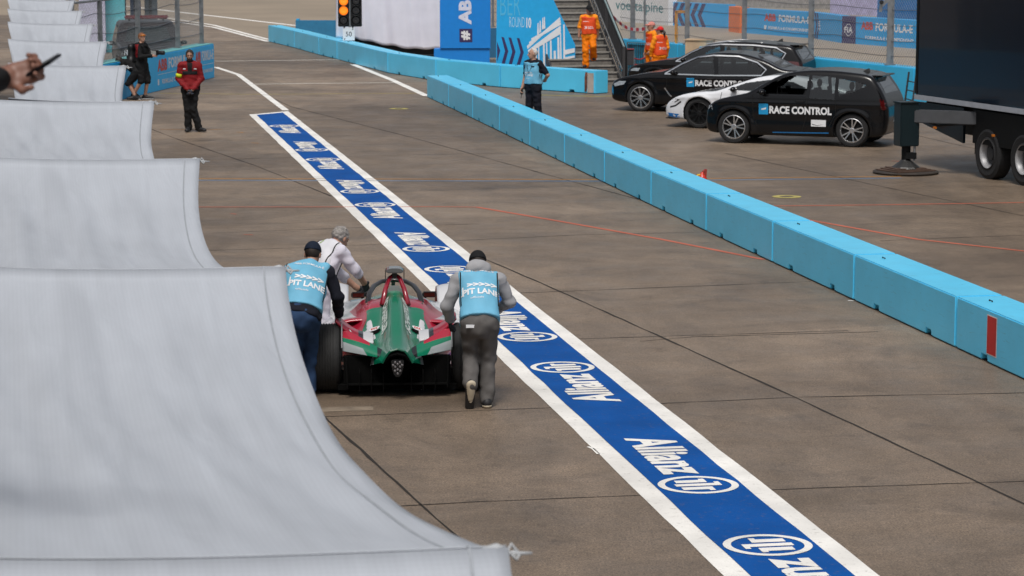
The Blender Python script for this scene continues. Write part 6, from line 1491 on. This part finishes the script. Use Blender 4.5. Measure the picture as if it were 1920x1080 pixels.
    if S.get('face', True):
        mb = MB()
        for x in (-.030, .030):
            mb = MB(); mb.lathe([(-.010, .001), (-.006, .009), (.0, .012), (.006, .009), (.010, .001)], 10, (0, 0, 0), 'x'); Mx = np.stack([hr, hf, hu]); c_ = H(x, .086, .010)
            mb.v = [tuple(c_ + (hr * v[0] + hf * v[1] * .6 + hu * v[2] * .7) * sc) for v in mb.v]; mb.build('eye', mat('dark_eye', (.03, .02, .018, 1), .2), body, smooth=True)
        mb = MB(); mb.tube([H(-.026, .090, -.056), H(0, .099, -.055), H(.026, .090, -.056)], .004, 5); mb.build('mouth', mat('lip', (.22, .085, .07, 1), .5), body)
    return out
DENIM = cloth('blue_denim', (.022, .050, .115, 1), var=.35); GDENIM = cloth('grey_denim', (.105, .098, .094, 1), var=.30); HOOD = cloth('grey_marl', (.33, .33, .345, 1), var=.2); NVY = cloth('navy_knit', (.008, .009, .016, 1)); BLKC = cloth('black_cloth', (.010, .010, .011, 1))
VBL = cloth('vest_light_blue', (.15, .42, .60, 1), .6, .12, .12); WSH = cloth('white_shirt', (.62, .60, .68, 1), var=.08); WV = cloth('white_vest', (.66, .66, .70, 1), .6, .06, .1)
DG = cloth('dark_glove', (.035, .036, .042, 1)); LG = cloth('grey_glove', (.26, .27, .29, 1)); SOLE = mat('cream_sole', (.50, .43, .32, 1), .7); SHB = mat('black_shoe', (.012, .012, .014, 1), .6)
ORT = cloth('orange_trousers', (.86, .20, .0, 1), .7, .12); ORS = cloth('amber_sleeve', (.88, .27, .01, 1), .7, .12); ORV = cloth('red_orange_vest', (.75, .075, .015, 1), .6, .12); REDJ = cloth('red_jacket_cloth', (.20, .008, .011, 1), .7)
HBR = mat('dark_brown_hair', (.022, .014, .010, 1), .6); HGR = mat('grey_hair', (.26, .24, .225, 1), .7, var=.4, scale=60); HWH = mat('white_hair', (.55, .52, .50, 1), .7); HGI = mat('ginger_hair', (.20, .075, .025, 1), .6)
PL = [('PIT LANE', -.165, .225, .36, .068, False, .035), ('>>>>>', -.12, .315, .29, .048, False, .05), ('ABB FORMULA-E', -.15, .50, .30, .026, False, .01), ('officials', -.09, .175, .13, .022, False, .0), ('J', -.185, .23, .03, .10, False, .0)]
# pushing at the right rear wheel
o = person('man in grey hoodie and light blue vest pushing at the right rear wheel', V2(P(900, 763)), RCZ,
  dict(pel=(0, -.02, .86), hipL=(-.09, -.02, .82), hipR=(.09, -.02, .82), chest=(0, .18, 1.10), neck=(0, .34, 1.265), head=(0, .44, 1.36), shL=(-.205, .29, 1.225), shR=(.205, .29, 1.225), elL=(-.31, .28, .97), wrL=(-.275, .48, .80), elR=(.31, .34, 1.0), wrR=(.21, .58, .88),
       knL=(-.085, .13, .50), knR=(.085, .10, .47), anR=(.07, -.01, .085), toeR=(.085, .15, .03), anL=(-.10, -.15, .25), toeL=(-.105, -.10, .05), look=(0, .9, -.45), hL=(-.0, .6, -.8)),
  dict(topm=HOOD, legm=GDENIM, shoem=SHB, sole=SOLE, vest=VBL, vhem=.0, hair='undercap', hairm=HBR, cap=BLKC, capmark='3', hood=True, gloves=DG, prints=PL, bind=BLKC, loose=.016, cuff=.012, hem=-.03, fat=.96, topname='hoodie'))
mb = MB(); mb.box((-.10, -.150, .83), (.085, .012, .03)); mb.build('back_pocket_tag', TXW, o['root'])
# pushing at the left rear wheel
person('man in navy cap, jeans and light blue vest pushing the left rear wheel', V2(P(571, 750)), RCZ,
  dict(pel=(-.03, -.02, .88), hipL=(-.11, -.03, .84), hipR=(.06, .01, .84), chest=(.02, .18, 1.13), neck=(.06, .33, 1.31), head=(.09, .44, 1.405), shL=(-.17, .27, 1.25), shR=(.24, .31, 1.25), elR=(.335, .31, 1.0), wrR=(.345, .49, .79), elL=(-.25, .40, 1.0), wrL=(-.06, .62, .88),
       knL=(-.10, .12, .49), knR=(.06, .22, .49), anL=(-.06, -.06, .10), toeL=(-.06, .10, .035), anR=(.04, .16, .09), toeR=(.05, .32, .03), look=(.15, .9, -.4), hR=(.1, .5, -.6)),
  dict(topm=NVY, legm=DENIM, shoem=SHB, sole=SOLE, vest=VBL, vhem=.035, hair='undercap', hairm=HBR, cap=cloth('navy_cap', (.008, .014, .03, 1)), capmark='HYPER', gloves=LG, prints=PL, bind=BLKC, hem=.05, fat=1.08, collar=WSH, topname='sweater'))
# leaning over the cockpit
P3 = np.array([-2.10, 28.0, 0])
o = person('grey haired man in white shirt and vest leaning over the race car cockpit', P3, 0,
  dict(pel=(-.02, 0, .84), hipL=(-.085, .07, .81), hipR=(.045, -.07, .81), chest=(.08, .07, 1.10), neck=(.17, .15, 1.255), head=(.23, .23, 1.32), shL=(.02, .28, 1.20), shR=(.25, .0, 1.21), elR=(.40, .05, 1.0), wrR=(.485, .22, .84), elL=(.20, .34, .93), wrL=(.40, .36, .76),
       knL=(-.04, .12, .48), knR=(.06, -.02, .48), anL=(-.08, .08, .085), anR=(.02, -.10, .085), toeL=(.02, .18, .03), toeR=(.12, -.01, .03), look=(.6, .7, -.5), hR=(.25, .5, -.75), hL=(.8, .35, -.5)),
  dict(topm=WSH, legm=WSH, shoem=SHB, vest=WV, vhem=.0, hair='short', hairm=HGR, gloves=DG, sleeve=1.35, bind=BLKC, fat=1.0, topname='shirt', prints=[('e', -.10, .44, .05, .05, False, .0, mat('lime_print', (.35, .55, .05, 1), .5), 'lime_mark')]))
# man in the red jacket
o = person('bearded man in red and black jacket standing with crossed ankles before the sponsor wall', V2(P(358, 247)), R(186),
  dict(wrL=(-.045, .17, .90), wrR=(.045, .18, .90), elL=(-.245, -.01, 1.13), elR=(.245, -.01, 1.13), hL=(.5, .3, -.7), hR=(-.5, .3, -.7), knL=(-.06, .06, .49), knR=(.06, .02, .49), anL=(-.17, .03, .085), anR=(.05, -.02, .085), toeL=(-.27, .14, .03), toeR=(.08, .15, .03), shL=(-.185, 0, 1.41), shR=(.185, 0, 1.41)),
  dict(topm=REDJ, legm=BLKC, shoem=SHB, hair='short', hairm=HBR, beard=HBR, skin=SKIN2, gloves=cloth('slate_glove', (.05, .06, .08, 1)), collar=BLKC, hem=.03, loose=.020, cuff=.015, fat=.93), 1.05)
B = bvh_of(o['top'].data)
decal('chest_band', np.array([(-.165, 0), (.165, 0), (.165, .075), (-.165, .075)]), [(0, 1, 2, 3)], (0, .6, 1.285), (-1, 0, 0), (0, 0, 1), B, BLKC, o['root'], .006, .04)
decal('zip_placket', np.array([(-.045, 0), (.045, 0), (.06, .19), (-.06, .19)]), [(0, 1, 2, 3)], (0, .6, 1.355), (-1, 0, 0), (0, 0, 1), B, BLKC, o['root'], .007, .04)
for x in (-.15, .09): decal('jacket_mark', np.array([(0, 0), (.06, .0), (.06, .018), (0, .018)]), [(0, 1, 2, 3)], (-x, .6, 1.40), (-1, 0, 0), (0, 0, 1), B, TXW, o['root'], .007, .03)
jj = o['j']; a = jj['shR'] + (jj['elR'] - jj['shR']) * .62; b = jj['shR'] + (jj['elR'] - jj['shR']) * .88
mb = MB(); mb.tube([a, b], [.078, .074], 16); mb.build('yellow_armband', mat('armband_yellow', (.55, .65, .02, 1), .6), o['root'], smooth=True)
mb = MB(); mb.box((-.20, .02, .99), (.05, .08, .12)); mb.build('belt_pouch', BLKC, o['root'])
# cameraman
cm = V2(P(267, 187)); crz = R(-112)
o = person('cameraman in black shorts and black jacket with red shoulder, facing right by the sponsor wall', cm, crz,
  dict(elL=(-.22, .14, 1.16), wrL=(-.10, .36, 1.22), elR=(.24, .10, 1.14), wrR=(.08, .36, 1.16), hL=(.3, .9, 0), hR=(-.2, .9, .1), knL=(-.10, .10, .49), anL=(-.10, .02, .085), toeL=(-.11, .19, .03), knR=(.10, .03, .50), anR=(.10, -.22, .12), toeR=(.11, -.06, .03), look=(.35, .9, -.1)),
  dict(topm=BLKC, legm=BLKC, legs=.98, shoem=SHB, sole=TXW, hair='short', hairm=HGI, loose=.04, cuff=.0, fat=1.05))
B = bvh_of(o['top'].data)
decal('red_shoulder_panel', np.array([(-.05, 0), (.07, 0), (.07, .34), (-.05, .34)]), [(0, 1, 2, 3)], (.6, -.02, 1.12), (0, 1, 0), (0, 0, 1), B, REDJ, o['root'], .006, .04)
mb = MB(); mb.tube([o['H'](-.07, .055, .075), o['H'](0, .092, .085), o['H'](.07, .055, .075)], .022, 8); mb.build('orange_goggles', mat('orange_lens', (.55, .17, .015, 1), .15), o['root'], smooth=True)
pk = thing('backpack', 'black backpack worn by the cameraman in shorts', 'backpack', cm, crz)
f_ = union([ell((0, -.27, 1.20), (.155, .11, .25)), cone((-.10, -.26, 1.02), (.10, -.26, 1.02), .10, .10), cone((-.09, -.26, 1.38), (.09, -.26, 1.38), .08, .08)], .08); ob('bag', sdf_mesh('bag', f_, (-.35, -.5, .8), (.35, .0, 1.6), .014), mat('bag_nylon', (.010, .010, .012, 1), .5, bump=.3, bscale=40), pk)
mb = MB(); mb.box((0, -.385, 1.08), (.20, .03, .16)); mb.build('front_pocket', BLKC, pk, bevel=.012)
for s in (1, -1): mb = MB(); mb.tube([(s * .12, -.18, 1.44), (s * .13, -.02, 1.50), (s * .13, .13, 1.38), (s * .14, .12, 1.15), (s * .16, -.12, 1.02)], .018, 6); mb.build('strap', BLKC, pk)
vc = thing('video_camera', 'black hand held camera with pale side held by the cameraman', 'camera', cm, crz)
mb = MB(); mb.box((0, .42, 1.24), (.14, .17, .13)); mb.build('camera_body', mat('camera_black', (.012, .012, .013, 1), .4), vc, bevel=.015)
mb = MB(); mb.lathe([(.50, .045), (.52, .052), (.66, .058), (.68, .05), (.67, .001)], 20, (0, 0, 1.24), 'y'); mb.build('lens', MATS['camera_black'], vc, smooth=True)
mb = MB(); mb.box((.074, .40, 1.24), (.008, .14, .10)); mb.build('pale_side_panel', mat('pale_panel', (.36, .36, .34, 1), .5, var=.5, scale=40), vc)
# bent person almost hidden by the awning
person('crouching dark haired person in black shorts, almost hidden by the awnings', V2(P(254, 187)), R(88),
  dict(pel=(0, -.06, .76), hipL=(-.09, -.06, .74), hipR=(.09, -.06, .74), chest=(0, .16, .92), neck=(0, .30, .99), head=(0, .40, .99), shL=(-.18, .26, .97), shR=(.18, .26, .97), elL=(-.22, .34, .72), elR=(.22, .34, .72), wrL=(-.12, .45, .50), wrR=(.12, .45, .50), knL=(-.10, .16, .45), knR=(.10, .16, .45), look=(0, .8, -.6)),
  dict(topm=BLKC, legm=BLKC, legs=.98, shoem=SHB, hair='short', hairm=HBR, loose=.04, cuff=0, sleeve=.7))
# man in the vest behind the long barrier
VP_ = [('PIT LANE', -.14, .20, .25, .052, True, .02), ('TRACK', -.13, .265, .22, .03, True, .02), ('officials', -.08, .14, .1, .02, True, .0)]
vl = V2(P(1000, 238))
o = person('white haired man in light blue vest and dark clothes standing behind the long barrier', vl, R(138),
  dict(elR=(.25, -.02, 1.14), wrR=(.27, .06, .88), elL=(-.33, -.10, 1.16), wrL=(-.16, -.20, 1.02), hL=(.9, -.1, -.2), knL=(-.12, .0, .49), anL=(-.17, -.05, .085), toeL=(-.22, .11, .03), anR=(.12, .02, .085), toeR=(.14, .18, .03), look=(.55, .85, .02)),
  dict(topm=NVY, legm=NVY, shoem=SHB, vest=VBL, vhem=.03, hair='bald', hairm=HWH, sleeve=.80, fat=1.10, prints=VP_, bind=BLKC, topname='shirt', loose=.02, cuff=.02), 1.03)
Bv = o['B']
decal('vest_badge', np.array([(0, 0), (.08, .0), (.08, .03), (0, .03)]), [(0, 1, 2, 3)], (-.05, .6, 1.37), (-1, 0, 0), (0, 0, 1), Bv, NVY, o['vest'], .006, .03)
for s in (1, -1): mb = MB(); pts = [Bv.ray_cast(Vector((s * x, .8, z)), Vector((0, -1, 0)))[0] for x, z in ((.065, 1.42), (.05, 1.36), (.03, 1.30), (.005, 1.24))]; pts = [p + Vector((0, .006, 0)) for p in pts if p]; mb.tube(pts, .004, 5); mb.build('lanyard', NVY, o['root'])
rdw = thing('hand_radio', 'small black radio in the hand of the white haired man', 'radio', vl, R(138)); w_ = o['j']['wrR']
mb = MB(); mb.box(tuple(w_ + np.array([0, .03, -.11])), (.055, .035, .12)); mb.build('radio_body', BLACK, rdw, bevel=.006)
mb = MB(); mb.tube([w_ + np.array([0, .03, -.16]), w_ + np.array([0, .05, -.26])], .006, 6); mb.build('aerial', BLACK, rdw)
# marshals
MP = [('MARSHAL', -.15, .36, .16, .022, True, .03), ('TRACK', -.02, .165, .17, .034, True, .03), ('MARSHAL', -.02, .21, .16, .024, True, .02), ('3', -.115, .165, .075, .075, True, .02)]
MPB = [(t, x + .0, z, w, h, False, b) for t, x, z, w, h, f, b in MP]
t3 = V2(P(1104, 127, RISE * 3)) + Z * RISE * 3
person('marshal in orange with black cap walking down the steel stairs', t3, R(172),
  dict(anR=(.08, .02, .085), toeR=(.10, .16, .03), knR=(.09, .06, .49), hipR=(.09, -.02, .89), anL=(-.10, -.27, .27), toeL=(-.13, -.12, .22), knL=(-.13, .10, .62), wrR=(.28, .04, .90), elR=(.27, -.03, 1.15), elL=(-.25, -.06, 1.15), wrL=(-.24, -.1, .92), look=(-.45, .8, -.4)),
  dict(topm=ORS, legm=ORT, shoem=SHB, vest=ORV, vhem=.02, hair='undercap', hairm=HBR, cap=BLKC, sleeve=1.05, prints=MP, skin=SKIN2, loose=.03, cuff=.025, fat=1.06))
person('orange clad marshal with pale pink cap, looking left beside the woman marshal', V2(P(1221, 158)), R(118),
  dict(look=(.25, .95, 0), elL=(-.25, .02, 1.15), wrL=(-.2, .16, .95)), dict(topm=ORS, legm=ORT, shoem=SHB, vest=ORV, vhem=.02, hair='undercap', hairm=HGR, cap=cloth('pink_cap', (.62, .24, .20, 1)), sleeve=1.95, prints=MP, loose=.03, cuff=.025), 1.02)
person('woman marshal in orange with red cap and dark ponytail, her back turned', V2(P(1237, 163)), R(28),
  dict(look=(-.55, .8, 0), elL=(-.26, .02, 1.15), wrL=(-.25, .10, .90)), dict(topm=ORS, legm=ORT, shoem=SHB, vest=ORV, vhem=.0, hair='pony', hairm=mat('dark_ponytail', (.03, .014, .010, 1), .5), cap=cloth('red_cap', (.62, .02, .02, 1)), sleeve=1.95, prints=MPB, loose=.03, cuff=.025, fat=1.02), .97)
# spectator on the terrace: only the hand with the phone reaches into the picture
hp_ = Q(30, 147, 7.6); fl = aw(0, 0, 3.28)
pr_ = hp_ - ca * .62 - rd * .02; pl = np.array([pr_[0], pr_[1], 3.28]); az = math.atan2(ca[1], ca[0]) - math.pi / 2
Mi = Matrix.Rotation(-az, 3, 'Z'); L3 = lambda p: np.array(Mi @ Vector(np.array(p) - pl))
wrp = L3(Q(4, 147, 7.6)); tgt = L3(Q(70, 130, 7.6)); hd_ = unit(tgt - wrp)
o = person('spectator in dark jacket leaning over the terrace, one hand holding up a phone', pl, az,
  dict(pel=(0, -.12, .93), hipL=(-.09, -.12, .89), hipR=(.09, -.12, .89), chest=(0, -.02, 1.22), neck=(0, .04, 1.44), head=(0, .08, 1.58), shL=(-.18, .02, 1.38), shR=(.18, .02, 1.38), elR=(.14, .22, 1.12), wrR=wrp, elL=(-.24, .1, 1.12), wrL=(-.1, .35, 1.14), hR=hd_, pR=np.array(Mi @ Vector(rd)) * -1. + np.array([0, 0, .45]), look=(0, .95, -.2)),
  dict(topm=BLKC, legm=DENIM, shoem=SHB, hair='short', hairm=HBR, skin=mat('hand_skin', (.20, .092, .062, 1), .5, var=.15, scale=14), curl=.95, hres=.0065))
ph = thing('phone', 'dark slim phone held up in the hand at the left edge', 'phone', Q(80, 126, 7.58))
a, b = Q(58, 136, 7.585), Q(105, 109, 7.545); d = unit(b - a); n3 = unit(np.cross(d, rd))
mb = MB(); mb.bar(a, b, .074, .009, up=tuple(n3)); mb.build('phone_case', mat('phone_black', (.008, .008, .010, 1), .3), ph, True, bevel=.003)
mb = MB(); mb.bar(a + d * .006 + n3 * .006, b - d * .006 + n3 * .006, .066, .0015, up=tuple(n3)); mb.build('screen', mat('dark_screen', (.010, .010, .013, 1), .08), ph, True)
